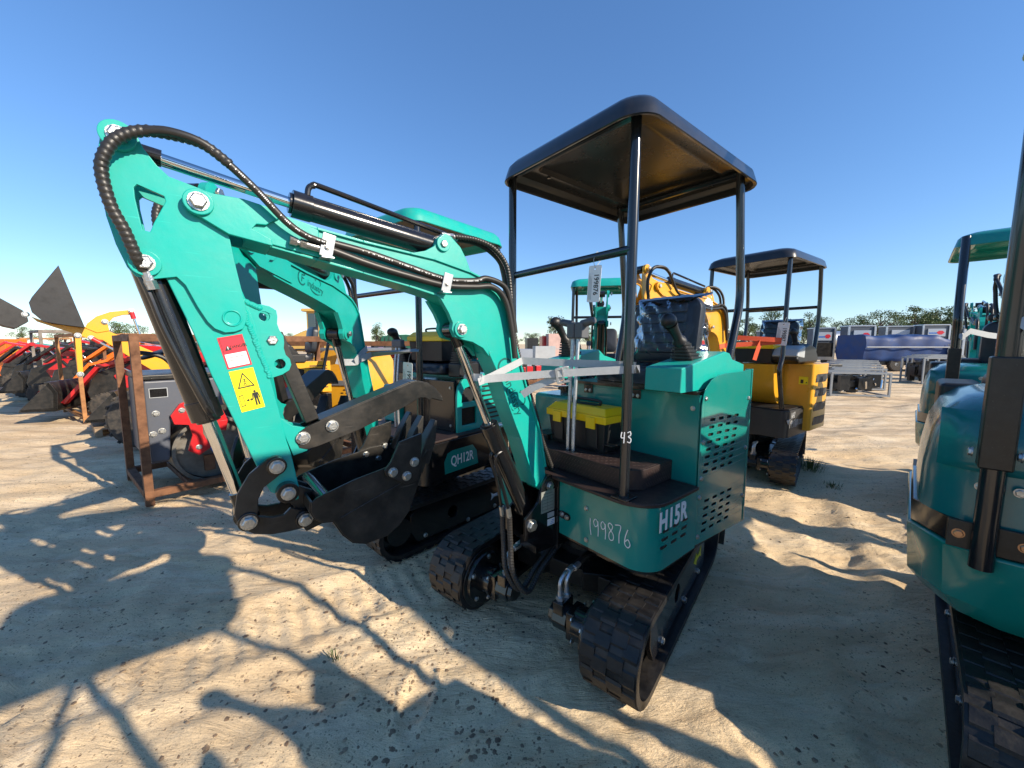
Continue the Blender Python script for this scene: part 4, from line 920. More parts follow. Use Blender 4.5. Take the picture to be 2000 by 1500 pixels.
# ---------------------------------------------------------------- the ground
def vnoise(x, y, seed):
    rs = np.random.RandomState(seed); T = rs.rand(256, 256)
    xi = np.floor(x).astype(int); yi = np.floor(y).astype(int); fx = x-xi; fy = y-yi
    fx = fx*fx*(3-2*fx); fy = fy*fy*(3-2*fy); a = T[xi % 256, yi % 256]; b = T[(xi+1) % 256, yi % 256]; c = T[xi % 256, (yi+1) % 256]; d = T[(xi+1) % 256, (yi+1) % 256]
    return (a*(1-fx)+b*fx)*(1-fy)+(c*(1-fx)+d*fx)*fy-.5
def ground_h(X, Y):
    wx = X+.25*vnoise(X*1.3, Y*1.3, 1)*2; wy = Y+.25*vnoise(X*1.3, Y*1.3, 2)*2
    a = math.radians(28); u = wx*math.cos(a)+wy*math.sin(a); v = -wx*math.sin(a)+wy*math.cos(a)
    near = 1/(1+((X**2+Y**2)/900.))
    h = .030*vnoise(u*.9, v*1.6, 3)+.026*vnoise(u*1.6, v*4.0, 4)+.026*vnoise(u*5, v*8, 5)+.012*vnoise(u*13, v*16, 9)+.010*np.abs(vnoise(u*9, v*20, 6))+.006*vnoise(X*26, Y*26, 7)+.0035*vnoise(X*60, Y*60, 8)
    # wheel and track ruts crossing the lane
    for k, (px, py, an, wd) in enumerate(((-1.0, 1.9, 35, .20), (3.5, 5.2, 8, .25), (4.5, 6.6, 4, .3), (-6, 5, 40, .25), (6, 8.0, 2, .35), (5, 9.5, 6, .3), (1.4,1.1,60,.16))):
        t = math.radians(an); d = -(X-px)*math.sin(t)+(Y-py)*math.cos(t)+.12*vnoise(X*.7, Y*.7, 20+k); s = (X-px)*math.cos(t)+(Y-py)*math.sin(t)
        g = np.exp(-(d/wd)**4); h = h-g*.016+.012*np.exp(-((np.abs(d)-wd*1.15)/(.07))**2)+g*.006*np.sin(s*2*math.pi/.09)
    # scuffed footprints
    rs = np.random.RandomState(12)
    for k in range(150):
        cx, cy = rs.uniform(-4.5, 4.5), rs.uniform(.9, 7); th = rs.uniform(0, 6.28); L_, W_ = .15, .055
        m = (abs(X-cx) < .3) & (abs(Y-cy) < .3)
        if not m.any(): continue
        xx = (X[m]-cx)*math.cos(th)+(Y[m]-cy)*math.sin(th); yy = -(X[m]-cx)*math.sin(th)+(Y[m]-cy)*math.cos(th)
        q = (xx/L_)**2+(yy/W_)**2; h[m] += -.013*np.exp(-q*q)+.007*np.exp(-((np.sqrt(q)-1.25)/.25)**2)
    return h*near*1.15-.016
def flatten(X, Y, h):
    # settle the sand under machines standing on it
    for (cx, cy, r_) in FLAT:
        g = np.clip(1.35-np.hypot(X-cx, Y-cy)/r_, 0, 1); g = g*g*(3-2*g); h = h*(1-g*.72)-g*.004
    return h
def warp(n, k, s): u = np.linspace(-1, 1, n); return k*np.sinh(u*s)/math.sinh(s)
FLAT = [(.56, 2.17, 1.0), (-.85, 3.15, 1.0), (2.9, 4.5, 1.0), (2.3, 1.3, .9), (4.3, 3.3, .9)]
def build_ground():
    nx, ny = 860, 860
    xs = warp(nx, 900, 8.3); ys = warp(ny, 900, 8.3)+2.0
    X, Y = np.meshgrid(xs, ys, indexing='ij'); Z = flatten(X, Y, ground_h(X, Y)); Z = np.where(np.hypot(X, Y) > 120, -.02, Z)
    me = bpy.data.meshes.new('ground'); nv = nx*ny
    me.vertices.add(nv); me.vertices.foreach_set('co', np.stack([X, Y, Z], -1).astype(np.float32).ravel())
    i, j = np.meshgrid(np.arange(nx-1), np.arange(ny-1), indexing='ij'); a = (i*ny+j).ravel(); q = np.stack([a, a+ny, a+ny+1, a+1], -1).astype(np.int32); nf = len(q)
    me.loops.add(nf*4); me.loops.foreach_set('vertex_index', q.ravel()); me.polygons.add(nf)
    me.polygons.foreach_set('loop_start', np.arange(0, nf*4, 4, dtype=np.int32)); me.polygons.foreach_set('use_smooth', np.ones(nf, bool)); me.update(calc_edges=True)
    m = bpy.data.materials.new('sand'); m.use_nodes = True; n = m.node_tree.nodes; l = m.node_tree.links; b = n['Principled BSDF']; b.inputs['Roughness'].default_value = .93; b.inputs['Specular IOR Level'].default_value = .15
    g = n.new('ShaderNodeNewGeometry')
    def noise(sc_, det, rough=.6, src=None, dist=0):
        z = n.new('ShaderNodeTexNoise'); z.inputs['Scale'].default_value = sc_; z.inputs['Detail'].default_value = det; z.inputs['Roughness'].default_value = rough; z.inputs['Distortion'].default_value = dist; l.new(src or g.outputs['Position'], z.inputs['Vector']); return z.outputs['Fac']
    def ramp(src, p0, c0, p1, c1):
        r = n.new('ShaderNodeValToRGB'); r.color_ramp.elements[0].position = p0; r.color_ramp.elements[0].color = (*c0, 1); r.color_ramp.elements[1].position = p1; r.color_ramp.elements[1].color = (*c1, 1); l.new(src, r.inputs[0]); return r.outputs[0]
    def mix(f, a, c, mode='MIX'):
        x = n.new('ShaderNodeMixRGB'); x.blend_type = mode
        for k, s in ((0, f), (1, a), (2, c)):
            if isinstance(s, (float, int)): x.inputs[k].default_value = s
            elif isinstance(s, tuple): x.inputs[k].default_value = (*s, 1)
            else: l.new(s, x.inputs[k])
        return x.outputs[0]
    mp = n.new('ShaderNodeMapping'); mp.inputs['Rotation'].default_value = (0, 0, R(-28)); mp.inputs['Scale'].default_value = (.55, 1.8, 1); l.new(g.outputs['Position'], mp.inputs[0]); A = mp.outputs[0]
    base = ramp(noise(1.1, 8, .62, A, .4), .34, (.68, .495, .29), .64, (.90, .70, .445))
    base = mix(ramp(noise(5, 8, .7, A, .6), .50, (0, 0, 0), .74, (.7, .7, .7)), base, (.52, .36, .21))
    base = mix(ramp(noise(.35, 4, .6), .45, (0, 0, 0), .7, (.4, .4, .4)), base, (.60, .43, .25))
    base = mix(ramp(noise(2.2, 6, .7, A, 1.2), .52, (0, 0, 0), .60, (.35, .35, .35)), base, (.93, .76, .53))
    base = mix(ramp(noise(260, 3, .7), .30, (.55, .55, .55), .5, (0, 0, 0)), base, (.25, .18, .12))
    # long tyre and track streaks across the open lane
    m2 = n.new('ShaderNodeMapping'); m2.inputs['Rotation'].default_value = (0, 0, R(-5)); m2.inputs['Scale'].default_value = (.10, 3.2, 1); l.new(g.outputs['Position'], m2.inputs[0])
    sp_ = n.new('ShaderNodeSeparateXYZ'); l.new(g.outputs['Position'], sp_.inputs[0]); fa = n.new('ShaderNodeMapRange'); fa.inputs[1].default_value = 4; fa.inputs[2].default_value = 7; l.new(sp_.outputs[1], fa.inputs[0])
    stk = ramp(noise(1.0, 6, .65, m2.outputs[0], .25), .50, (0, 0, 0), .60, (.75, .75, .75)); base = mix(mix(1.0, stk, fa.outputs[0], 'MULTIPLY'), base, (.34, .235, .15))
    # crumbs of dark soil pressed into the surface
    def crumbs(sc_, thr, seed):
        v = n.new('ShaderNodeTexVoronoi'); v.inputs['Scale'].default_value = sc_; l.new(g.outputs['Position'], v.inputs['Vector'])
        s = n.new('ShaderNodeSeparateColor'); l.new(v.outputs['Color'], s.inputs[0])
        nz = noise(sc_*.9, 3, .7); ad = n.new('ShaderNodeMath'); ad.operation = 'MULTIPLY_ADD'; ad.inputs[1].default_value = .5; l.new(nz, ad.inputs[0]); l.new(v.outputs['Distance'], ad.inputs[2])
        c1 = n.new('ShaderNodeMapRange'); c1.inputs[1].default_value = .42; c1.inputs[2].default_value = .55; c1.inputs[3].default_value = 1; c1.inputs[4].default_value = 0; l.new(ad.outputs[0], c1.inputs[0])
        pk = n.new('ShaderNodeMath'); pk.operation = 'GREATER_THAN'; pk.inputs[1].default_value = thr; l.new(s.outputs[0], pk.inputs[0])
        mu = n.new('ShaderNodeMath'); mu.operation = 'MULTIPLY'; l.new(c1.outputs[0], mu.inputs[0]); l.new(pk.outputs[0], mu.inputs[1]); return mu.outputs[0]
    patch = ramp(noise(.8, 5, .6, A), .40, (.3, .3, .3), .58, (1, 1, 1))
    c1 = mix(1.0, crumbs(34, .80, 1), patch, 'MULTIPLY'); c2 = mix(1.0, crumbs(80, .58, 2), patch, 'MULTIPLY')
    base = mix(c2, base, (.16, .10, .065)); base = mix(c1, base, (.13, .08, .055))
    l.new(base, b.inputs['Base Color'])
    bp = n.new('ShaderNodeBump'); bp.inputs['Strength'].default_value = .55; bp.inputs['Distance'].default_value = .012; l.new(noise(38, 10, .72), bp.inputs['Height'])
    b2 = n.new('ShaderNodeBump'); b2.inputs['Strength'].default_value = .7; b2.inputs['Distance'].default_value = .05; l.new(noise(4.5, 8, .7, A, .5), b2.inputs['Height']); l.new(bp.outputs[0], b2.inputs['Normal'])
    l.new(b2.outputs[0], b.inputs['Normal']); me.materials.append(m)
    o = bpy.data.objects.new('ground', me); col.objects.link(o); o['kind'] = 'structure'
    # loose crumbs and clods as real lumps
    rs = np.random.RandomState(3); N = 30000; r = .8+rs.rand(N)**1.7*10; th = R(90)+(rs.rand(N)-.5)*R(150)
    x = r*np.cos(th); y = r*np.sin(th)+.3
    keep = (vnoise(x*.8*.8+y*.4, y*1.4-x*.5, 31)+vnoise(x*3, y*3, 33)*.5) > (-.05); x = x[keep]; y = y[keep]
    z = flatten(x, y, ground_h(x, y)); s = .0016+rs.rand(len(x))**6*.009
    V = []; F = []; base_v = np.array([(1,0,0),(.5,.86,0),(-.5,.86,0),(-1,0,0),(-.5,-.86,0),(.5,-.86,0),(.55,.3,.55),(-.4,.5,.6),(-.1,-.6,.5)])
    base_f = [(0,1,6),(1,2,7),(1,7,6),(2,3,7),(3,4,8),(3,8,7),(4,5,8),(5,0,6),(5,6,8),(6,7,8)]
    allv = (base_v[None]*(1+.35*(rs.rand(len(x), 9, 3)-.5)))*s[:, None, None]*np.array([1.35, 1.0, .6]); a = rs.rand(len(x))*6.28
    rx = allv[..., 0]*np.cos(a)[:, None]-allv[..., 1]*np.sin(a)[:, None]; ry = allv[..., 0]*np.sin(a)[:, None]+allv[..., 1]*np.cos(a)[:, None]
    vv = np.stack([rx+x[:, None], ry+y[:, None], allv[..., 2]+z[:, None]-.0008], -1).reshape(-1, 3)
    ff = (np.array(base_f)[None]+(np.arange(len(x))*9)[:, None, None]).reshape(-1, 3)
    me = bpy.data.meshes.new('soil_crumbs'); me.from_pydata(vv.tolist(), [], ff.tolist()); me.materials.append(mat('dark_soil', (.14, .09, .055), .95, c2=(.40, .29, .18), vscale=7)); o = link('soil_crumbs', me); o['kind'] = 'stuff'
# ---------------------------------------------------------------- where things stand
CP, SP = math.cos(R(6)), math.sin(R(6))
def ray(u, v): x = (u-1000)/751; z = -(v-750)/751; return Vector((x, CP+z*SP, -SP+z*CP))
def at(u, v, Y): r = ray(u, v); return Vector((0, 0, 1.4))+r*(Y/r.y)
def gnd(u, v): r = ray(u, v); return Vector((0, 0, 1.4))+r*(-1.4/r.z)
# ---------------------------------------------------------------- other excavators of the same build
def other_excavator(label, loc, rz, col_, box, base, cano, group, uturn=13, style='Q', lugs=True, hi=True, wrap=True, arms=True, can=True, swing=0):
    t = thing('mini_excavator', label, 'mini excavator', (loc[0], loc[1], 0), rz, group)
    undercarriage(t, Matrix.Rotation(R(uturn), 4, 'Z'), Ls=1.10, wd=.19, gauge=.76, lugs=lugs, arrow=(WHITE, -1) if style == 'Q' else None, full=hi, blade=hi)
    SY = .50
    dk = MB(); dk.ext(rrect(-.40, .46, -.44, SY, .07, 5, (1, 0, 0, 1)), .47, .74, axis='z'); d = part('deck', dk, base, t, bevel=.003)
    mt = MB(); mt.ext(rrect(-.10, .45, -.43, SY-.01, .07, 5, (1, 0, 0, 1)), .742, .756, axis='z'); part('floor_mat', mt, MATB if style == 'Q' else PLAST, t, bevel=.003)
    if style == 'Q':
        bx = MB(); bx.box(-.10, .10, -.20, .40, .755, 1.13); part('seat_box', bx, BLACK, t, bevel=.006)
        hexb('bolt', [(.10, y, z) for y in (-.15, .36) for z in (.80, 1.08)], (1, 0, 0), .009, t)
        pr = [(.10, .755), (.10, 1.02), (.085, 1.09), (.04, 1.14), (-.05, 1.17), (-.42, 1.17), (-.42, .755)]
        holes = [[(.055, .80), (.055, .93), (-.10, .93), (-.10, .80)], [(.055, .97), (.05, 1.03), (.02, 1.075), (-.03, 1.085), (-.10, 1.06), (-.10, .97)]]
        sd = MB(); sd.ext(pr, .41, .43, holes=holes); s_ = part('engine_cover', sd, col_, t, bevel=.003)
        bk = MB(); bk.box(-.41, .08, .395, .405, .76, 1.15); part('mesh_backing', bk, INK, s_)
        ms = MB()
        for i in range(13):
            for j in range(10):
                x, z = .048-i*.012+(j % 2)*.006, .807+j*.0125
                if x > -.1: ms.beam((x, .412, z), (x-.006, .412, z+.0115), .003, .003); ms.beam((x, .412, z), (x+.006, .412, z+.0115), .003, .003)
        part('grille_mesh', ms, BLACKM, s_, kind='stuff')
        lv = MB()
        for k in range(9): lv.ext(slot(-.27, .82+k*.036, .22, .014), .4305, .432)
        part('louvre_slot', lv, INK, s_)
        ec = MB(); ec.box(-.42, -.10, -.35, .40, .755, 1.16); part('engine_box', ec, col_, t, bevel=.02)
        tk = MB(); tk.box(-.10, .14, -.42, -.22, .755, 1.06); part('fuel_tank', tk, box, t, bevel=.015)
        dm = MB(); dm.ext([(.29, .515), (.295, .60), (.265, .655), (.22, .668), (.02, .668), (-.02, .62), (-.04, .515)], SY, SY+.001); p_ = part('decal_panel', dm, TEALD, t)
        link('model_lettering', text_mesh('model_lettering', 'QH12R', .098, WHITE, .0003, .72, 1, .0015), p_, frame3((.125, SY+.0018, .59), (-1, 0, 0), (0, 0, 1)))
        z = 1.16
    elif style == 'Y':
        bx = MB(); bx.ext(rrect(-.46, .02, -.30, SY+.06, .03, 3), .50, 1.19, axis='z')
        hs = []
        b = part('engine_box', bx, box, t, bevel=.02)
        lv = MB(); bls = []
        for k in range(4):
            z0 = 1.03-k*.15; lv.ext([(-.06, z0), (-.10, z0+.055), (-.42, z0+.05), (-.42, z0+.0), (-.36, z0-.035), (-.06, z0-.03)], SY+.0605, SY+.062)
            for j in range(8): bls.append(((-.09-j*.04, SY+.0635, z0-.02), (-.075-j*.04, SY+.0635, z0+.045)))
        v_ = part('vent_opening', lv, INK, b); [part('vent_louvre', MB().beam(a_, c_, .012, .004, up=(0, 1, 0)), GREYM, b) for a_, c_ in bls]
        cv = MB(); cv.ext([(.02, .76), (.12, .76), (.18, .80), (.24, .90), (.27, 1.02), (.28, 1.19), (.02, 1.19)], -.1, .30); part('seat_pedestal', cv, box, t, bevel=.012)
        y_ = MB(); y_.box(.021, .0225, .44, .52, .98, 1.06); l1 = part('warning_label', y_, YEL, b); k_ = MB(); k_.box(.0226, .0232, .455, .48, .99, 1.03); k_.ext([(.50, .995), (.515, .995), (.5075, 1.01)], .0226, .0232, axis='x'); part('label_print', k_, INK, l1)
        cn = MB(); cn.ext([(.30, 1.24), (.26, 1.34), (.02, 1.40), (-.22, 1.36), (-.34, 1.24), (-.28, 1.195), (.22, 1.195)], .24, .50); part('console', cn, PLAST, t, bevel=.03)
        cn = MB(); cn.ext([(.31, 1.27), (.27, 1.35), (.10, 1.385), (.10, 1.25)], .235, .505); part('console_cap', cn, GREYL, t, bevel=.02)
        cs = MB(); cs.box(-.05, .02, .03, .10, 1.2, 1.24)
        hw = handwriting('199887', .075); link('handwritten_number', hw.mesh('handwritten_number', WHITE), d, frame3((.27, SY+.001, .60), (-1, 0, 0), (0, 0, 1)))
        hw = handwriting('1642', .055); link('handwritten_number', hw.mesh('handwritten_number', WHITE), d, frame3((.30, SY+.001, .69), (-1, 0, 0), (0, 0, 1)))
        link('model_lettering', text_mesh('model_lettering', 'MX12RX', .075, GREYL, .0003, .7, 1, .0015), d, frame3((-.06+.19, SY+.0018, .60), (-1, 0, 0), (0, 0, 1)))
        tr = MB().ext([(.46, .655), (.36, .655), (.41, .60)], SY, SY+.001); part('triangle_sticker', tr, GREYL, d)
        z = 1.19
    cy = .12
    bk = seat(t, cy, -.22, z+.01, .38, wrap=wrap and hi, full=hi)
    joystick(t, .02, .40, z+.10, (.6, 0), s=1.1); joystick(t, .02, -.25, z+.10, (.6, 0), s=1.1)
    for y in (.40, -.25):
        if style != 'Y' or y < 0: part('console', MB().box(-.12, .10, y-.06, y+.06, z, z+.10), PLAST if style == 'Q' else box, t, bevel=.01)
    for q in (-.10, -.06): l_ = MB(); l_.tube([(.25, q, .76), (.25, q, 1.1), (.22, q, 1.38)], .009); part('travel_lever', l_, GALV, t)
    g_ = MB(); g_.box(.20, .24, -.14, -.02, 1.37, 1.43); part('lever_grip', g_, GREYP, t, bevel=.01)
    if can:
        canopy(t, cano[0], z=2.235 if style == 'Y' else 2.17, lining=cano[1], x0=-.52 if style == 'Y' else -.42, x1=.50, y0=-.36, y1=.47)
        sh = .06 if style == 'Y' else 0
        TZ = 2.28 if style == 'Y' else 2.22
        post(t, [(.42, .44, .75), (.50+sh, .44, 1.15), (.50, .44, 1.25), (.42, .42, 2.28)] if style == 'Y' else [(.43, .43, .75), (.41, .42, TZ)])
        post(t, [(.42, -.34, .75), (.42, -.32, TZ)])
        xb_ = -.40 if style == 'Y' else -.32
        for y in (.43, -.30): post(t, [(-.32, y, 1.0), (-.45, y, 1.60), (-.45, y, 1.9), (xb_, y, TZ-.01)], bend=.08)
        fr = MB(); fr.cyl((.42, -.34, 1.75), (.42, .43, 1.75), .017); fr.cyl((-.46, -.30, 1.8), (-.46, .43, 1.8), .017) if style == 'Y' else None
        part('front_crossbar', fr, POSTM, t)
    if arms:
        sw = MB(); br = [(.38, .42), (.60, .44), (.68, .54), (.60, .68), (.565, .775), (.53, .775), (.48, .70), (.38, .60)]
        sw.ext(br, .060, .074); sw.ext(br, -.074, -.060); sw.cyl((.46, 0, .42), (.46, 0, .74), .055, n=20); part('swing_bracket', sw, BLACK, t, bevel=.003)
        AM = Matrix.Scale(1.07 if style == 'Y' else 1, 4) @ Matrix.Translation((.5, 0, 0)) @ Matrix.Rotation(R(swing), 4, 'Z') @ Matrix.Translation((-.5, 0, 0))
        arm_group(t, col_, False, M=AM, hs=-1 if style == 'Q' else 1, thumb=(style == 'Q'), logo=((1.40, 1.695), (1.08, 1.635), .046) if style == 'Q' else None)
    return t
# ---------------------------------------------------------------- rounded-hood excavators seen from behind (right edge)
def hood_excavator(label, loc, group, hi=True, top=2.23, fwd=0, cw_=.34):
    t = thing('hood_excavator', label, 'mini excavator', (loc[0], loc[1], 0), R(44), group)
    undercarriage(t, Matrix.Translation((-.20, -.17, 0)), Ls=1.20, wd=.23, gauge=.72, motor_end=-1, lugs=True, full=hi)
    def loop(x0, x1, y0, y1, ch): return [(x0+ch, y0), (x1, y0), (x1, y1), (x0+ch, y1), (x0+ch*.25, y1-ch*.45), (x0, y1-ch), (x0, y0+ch), (x0+ch*.25, y0+ch*.45)]
    def loft(rings, zs, nm, m, bev=.012):
        mb = MB(); n = len(rings[0]); vs = [(p[0], p[1], z) for q, z in zip(rings, zs) for p in q]
        mb.add(vs, [(k*n+i, k*n+(i+1) % n, (k+1)*n+(i+1) % n, (k+1)*n+i) for k in range(len(rings)-1) for i in range(n)]+[tuple(reversed(range(n))), tuple(range((len(rings)-1)*n, len(rings)*n))])
        return part(nm, mb, m, t, bevel=bev)
    cw = loft([loop(-.52, .44, -.38, .38, .17), loop(-.58, .46, -.44, .44, .20), loop(-.60, .46, -.455, .455, .20)], [.42, .50, .70], 'counterweight', TEALD)
    ln = MB(); ln.box(-.6012, -.6004, -.14, -.136, .44, .54); ln.box(-.6012, -.6004, -.30, -.14, .54, .544); part('panel_joint', ln, INK, cw)
    bd = loft([loop(-.585, .2, -.445, .445, .19), loop(-.585, .2, -.445, .445, .19)], [.702, .79], 'bracket_band', BLACK, .004)
    for y0_, y1_ in ((.17, .36), (-.36, -.17)): part('bracket_plate', MB().box(-.597, -.5855, y0_, y1_, .705, .80), BLACKM, bd, bevel=.002)
    hexb('bolt', [(-.597, y, .755) for y in (.335, .195, -.195, -.335)], (-1, 0, 0), .013, bd, mat('brass_coloured_bolt', (.50, .30, .18), .35, .9))
    # hood: rounded in plan, domed on top
    rr = []; zs = []
    for ins, z in ((0, .79), (.004, .95), (.02, 1.08), (.05, 1.16), (.10, 1.205), (.17, 1.225)):
        rr.append(rrect(-.575+ins*1.1, .10, -.435+ins, .435-ins, .20, 8, (0, 1, 1, 0))); zs.append(z)
    hd = loft(rr, zs, 'hood', TEALR, 0)
    rr = []; zs = []
    for ins, z in ((.0, 1.0), (0, 1.012), (.03, 1.10), (.075, 1.17)): rr.append(rrect(-.592+ins*1.1, -.44, .10+ins*.2, .425-ins, .07, 5, (0, 1, 1, 0))); zs.append(z)
    pn = MB()
    def pnl(u, v):
        y = .08+.32*u; z = .97+.20*v; e = max(abs(u-.5)*2, abs(v-.5)*2)**8
        return (-.590+max(0, (z-1.06))**1.5*1.2+max(0, y-.24)**2*2.6+e*.014, y, z)
    for s in (1, -1):
        pm = MB(Matrix.Scale(-1, 4, (0, 1, 0)) if s < 0 else None); pm.grid(pnl, 14, 14); part('hood_panel', pm, TEALR, hd)
    hexb('bolt', [(-.60, .30, .93), (-.60, .22, .93), (-.575, .12, 1.12)], (-1, 0, 0), .012, hd)
    st = MB(); cushion(st, .02, .12, -.27, .10, 1.20, 1.60, .09); part('seat_backrest', st, SEATM, t, angle=50); cushion_m = MB(); cushion_m.box(.12, .46, -.24, .24, 1.14, 1.26); part('seat_cushion', cushion_m, SEATM, t, bevel=.03)
    for y in (.32, -.32): part('console', MB().box(.10, .46, y-.07, y+.07, .95, 1.22), PLAST, t, bevel=.02)
    joystick(t, .36, -.32, 1.30, (.3, 0), s=.8)
    fl = MB(); fl.box(.05, .50, -.44, .44, .72, .76); part('floor_plate', fl, PLAST, t)
    bt = MB(); bt.box(-.02, .09, -.05, .08, 1.60, 1.66); part('work_lamp', bt, PLAST, t, bevel=.02)
    canopy(t, TEALD if True else CANOPY, z=top, x0=-.46+fwd, x1=.55+fwd, y0=-cw_, y1=cw_, lining=TEALD, h=.09, bolts=False)
    for y, s in ((.28, 1), (-.28, -1)):
        lp = MB(); lp.tube([(-.615, y, .66), (-.615, y, 1.45), (-.605, y+s*.005, top-.55), (-.42+fwd, y, top+.05)], .029, n=20); p = part('canopy_post', lp, POSTM, t)
        sl = MB(); sl.box(-.650, -.580, y-.037, y+.037, 1.0, 1.36); part('post_sleeve', sl, BLACKM, p, bevel=.006)
        hexb('bolt', [(-.640, y-.050, 1.05), (-.640, y+.050, 1.05)], (0, 1, 0), .013, p)
    sw = MB(); sw.box(.44, .62, -.08, .08, .42, .78); part('swing_bracket', sw, BLACK, t, bevel=.005)
    arm_group(t, TEAL, False, thumb=False, logo=None, M=Matrix.Translation((.06, 0, 0)))
    return t
def webbing(label, segs, m, wd=.04, group=None, buckle=None):
    t = thing('ratchet_strap', label, 'strap', segs[0][0][0], 0, group); b = Vector(segs[0][0][0])
    for pts, nr in segs:
        P = [Vector(p)-b for p in pts]; o = MB(); o.ribbon(P, wd, .0022, nr); part('webbing', o, m, t)
    if buckle:
        p, X, Y, s = buckle; Mx = frame3(Vector(p)-b, X, Y); k = MB()
        k.ext(rrect(-.030*s, .030*s, -.034*s, .034*s, .008, 3), -.003, .003, holes=[rrect(-.020*s, .020*s, -.024*s, .024*s, .005, 3)], axis='z', M=Mx); k.box(-.003*s, .003*s, -.03*s, .03*s, .002, .006, Mx); part('buckle', k, GALV, t, bevel=.001)
    return t
def lot_tag(label, p, X, num, sz=1.0, group='lot number tags on excavators', tie=None):
    t = thing('lot_tag', label, 'tag', p, 0, group); Mx = frame3((0, 0, 0), X, (0, 0, 1)) @ Matrix.Rotation(R(-4), 4, 'Z') @ Matrix.Scale(sz, 4)
    c = MB(Mx); c.ext(rrect(-.032, .032, -.145, 0, .006, 3), -.0005, .0005, holes=[circ(0, -.013, .004, 8)], axis='z'); c_ = part('tag_card', c, PAPER, t)
    me = text_mesh('tag_number', num, .033, INK, .0002, .85, 1.02, .0006); link('tag_number', me, c_, Mx @ Matrix.Translation((.009, -.075, .0008)) @ Matrix.Rotation(R(-90), 4, 'Z'))
    fm = MB(Mx)
    for k in range(3): fm.box(-.026+k*.006, -.0245+k*.006, -.135, -.03-.01*k, .0006, .0009)
    part('small_print', fm, GREYM, c_)
    if tie: m = MB(); m.tube([Vector(q)-Vector(p) for q in tie], .0013, n=6); part('tie_wire', m, STRAP, t)
    return t
def toolbox(label, loc, rz, s=1, group='yellow lidded toolboxes'):
    t = thing('toolbox', label, 'toolbox', loc, rz, group, s)
    b = MB(); w_, d_, h = .40, .19, .155
    b.add([(-w_*.46, -d_*.44, 0), (w_*.46, -d_*.44, 0), (w_*.46, d_*.44, 0), (-w_*.46, d_*.44, 0), (-w_/2, -d_/2, h), (w_/2, -d_/2, h), (w_/2, d_/2, h), (-w_/2, d_/2, h)], [(0,3,2,1),(4,5,6,7),(0,1,5,4),(1,2,6,5),(2,3,7,6),(3,0,4,7)])
    for x in (-.12, .12): b.box(x-.035, x+.035, -d_/2-.006, -d_/2+.01, .02, h)
    bo = part('box_body', b, PLAST, t, bevel=.005)
    l = MB(); l.box(-w_/2-.012, w_/2+.012, -d_/2-.012, d_/2+.012, h, h+.04); l.add([(-w_/2-.008, -d_/2-.008, h+.04), (w_/2+.008, -d_/2-.008, h+.04), (w_/2+.008, d_/2+.008, h+.04), (-w_/2-.008, d_/2+.008, h+.04), (-w_/2+.02, -d_/2+.03, h+.075), (w_/2-.02, -d_/2+.03, h+.075), (w_/2-.02, d_/2-.03, h+.075), (-w_/2+.02, d_/2-.03, h+.075)], [(0,3,2,1),(4,5,6,7),(0,1,5,4),(1,2,6,5),(2,3,7,6),(3,0,4,7)])
    lo = part('box_lid', l, YELP, t, bevel=.006)
    c = MB(); c.box(-.08, .08, -.03, .03, h+.075, h+.079); c.box(-.13, -.09, -.02, .05, h+.075, h+.078); part('lid_tray', c, PLAST, lo)
    k = MB()
    for x in (-.12, .12): k.box(x-.03, x+.03, -d_/2-.020, -d_/2-.010, h-.03, h+.03)
    part('latch', k, YELP, t, bevel=.003)
    hd = MB(); hd.tube([(-.09, 0, h+.075), (-.085, 0, h+.10), (.085, 0, h+.10), (.09, 0, h+.075)], .008); part('handle', hd, PLAST, t)
    return t
# ---------------------------------------------------------------- shipping crates and what they hold
def crate(label, P, L, W_, H, rz, m, group='steel shipping frames', tube_=.055, base=True, diag=False, top=True, skid=WOOD):
    t = thing('steel_shipping_frame', label, 'frame', (P[0], P[1], 0), rz, group); q = tube_/2
    for x in (0, L):
        for y in (0, W_): part('frame_post', MB().box(x-q, x+q, y-q, y+q, 0, H), m, t, bevel=.003)
    for z in ([.10] if base else [])+([H] if top else []):
        for y in (0, W_): part('frame_rail', MB().box(-q, L+q, y-q*1.05, y+q*1.05, z-q, z+q), m, t, bevel=.003)
        for x in (0, L): part('frame_rail', MB().box(x-q*1.05, x+q*1.05, q, W_-q, z-q*.96, z+q*.96), m, t, bevel=.003)
    if base:
        for k in range(3): x = L*(k+.5)/3; part('base_beam', MB().box(x-.05, x+.05, q, W_-q, .075, .125), m, t, bevel=.003)
    if diag: part('frame_brace', MB().beam((0, 0, H*.55), (L*.45, 0, .12), tube_*.8, tube_*.8), m, t)
    return t
def wheel(t, p, ax, r, w_, rim, nm='wheel'):
    p = Vector(p); ax = Vector(ax).normalized(); m = MB(); m.lathe(p-ax*w_/2, ax, [(0, r*.62), (.0, r*.9), (w_*.12, r), (w_*.88, r), (w_, r*.9), (w_, r*.62)], 28)
    e1 = ax.orthogonal().normalized(); e2 = ax.cross(e1); n = 20
    for k in range(n):
        for s in (-1, 1):
            a = 2*math.pi*(k+(s > 0)*.5)/n; d = e1*math.cos(a)+e2*math.sin(a); tt = ax.cross(d); c = p+d*r+ax*(s*w_*.22)
            m.beam(c-ax*w_*.24+tt*.02*s, c+ax*w_*.24-tt*.02*s, r*.10, r*.06, up=tuple(d))
    o = part('tyre', m, TYRE, t); rm = MB(); rm.lathe(p-ax*w_*.45, ax, [(0, r*.63), (w_*.9, r*.63)], 24); rm.lathe(p-ax*w_*.5, ax, [(0, r*.3), (w_, r*.3)], 12); part('rim', rm, rim, o); return o
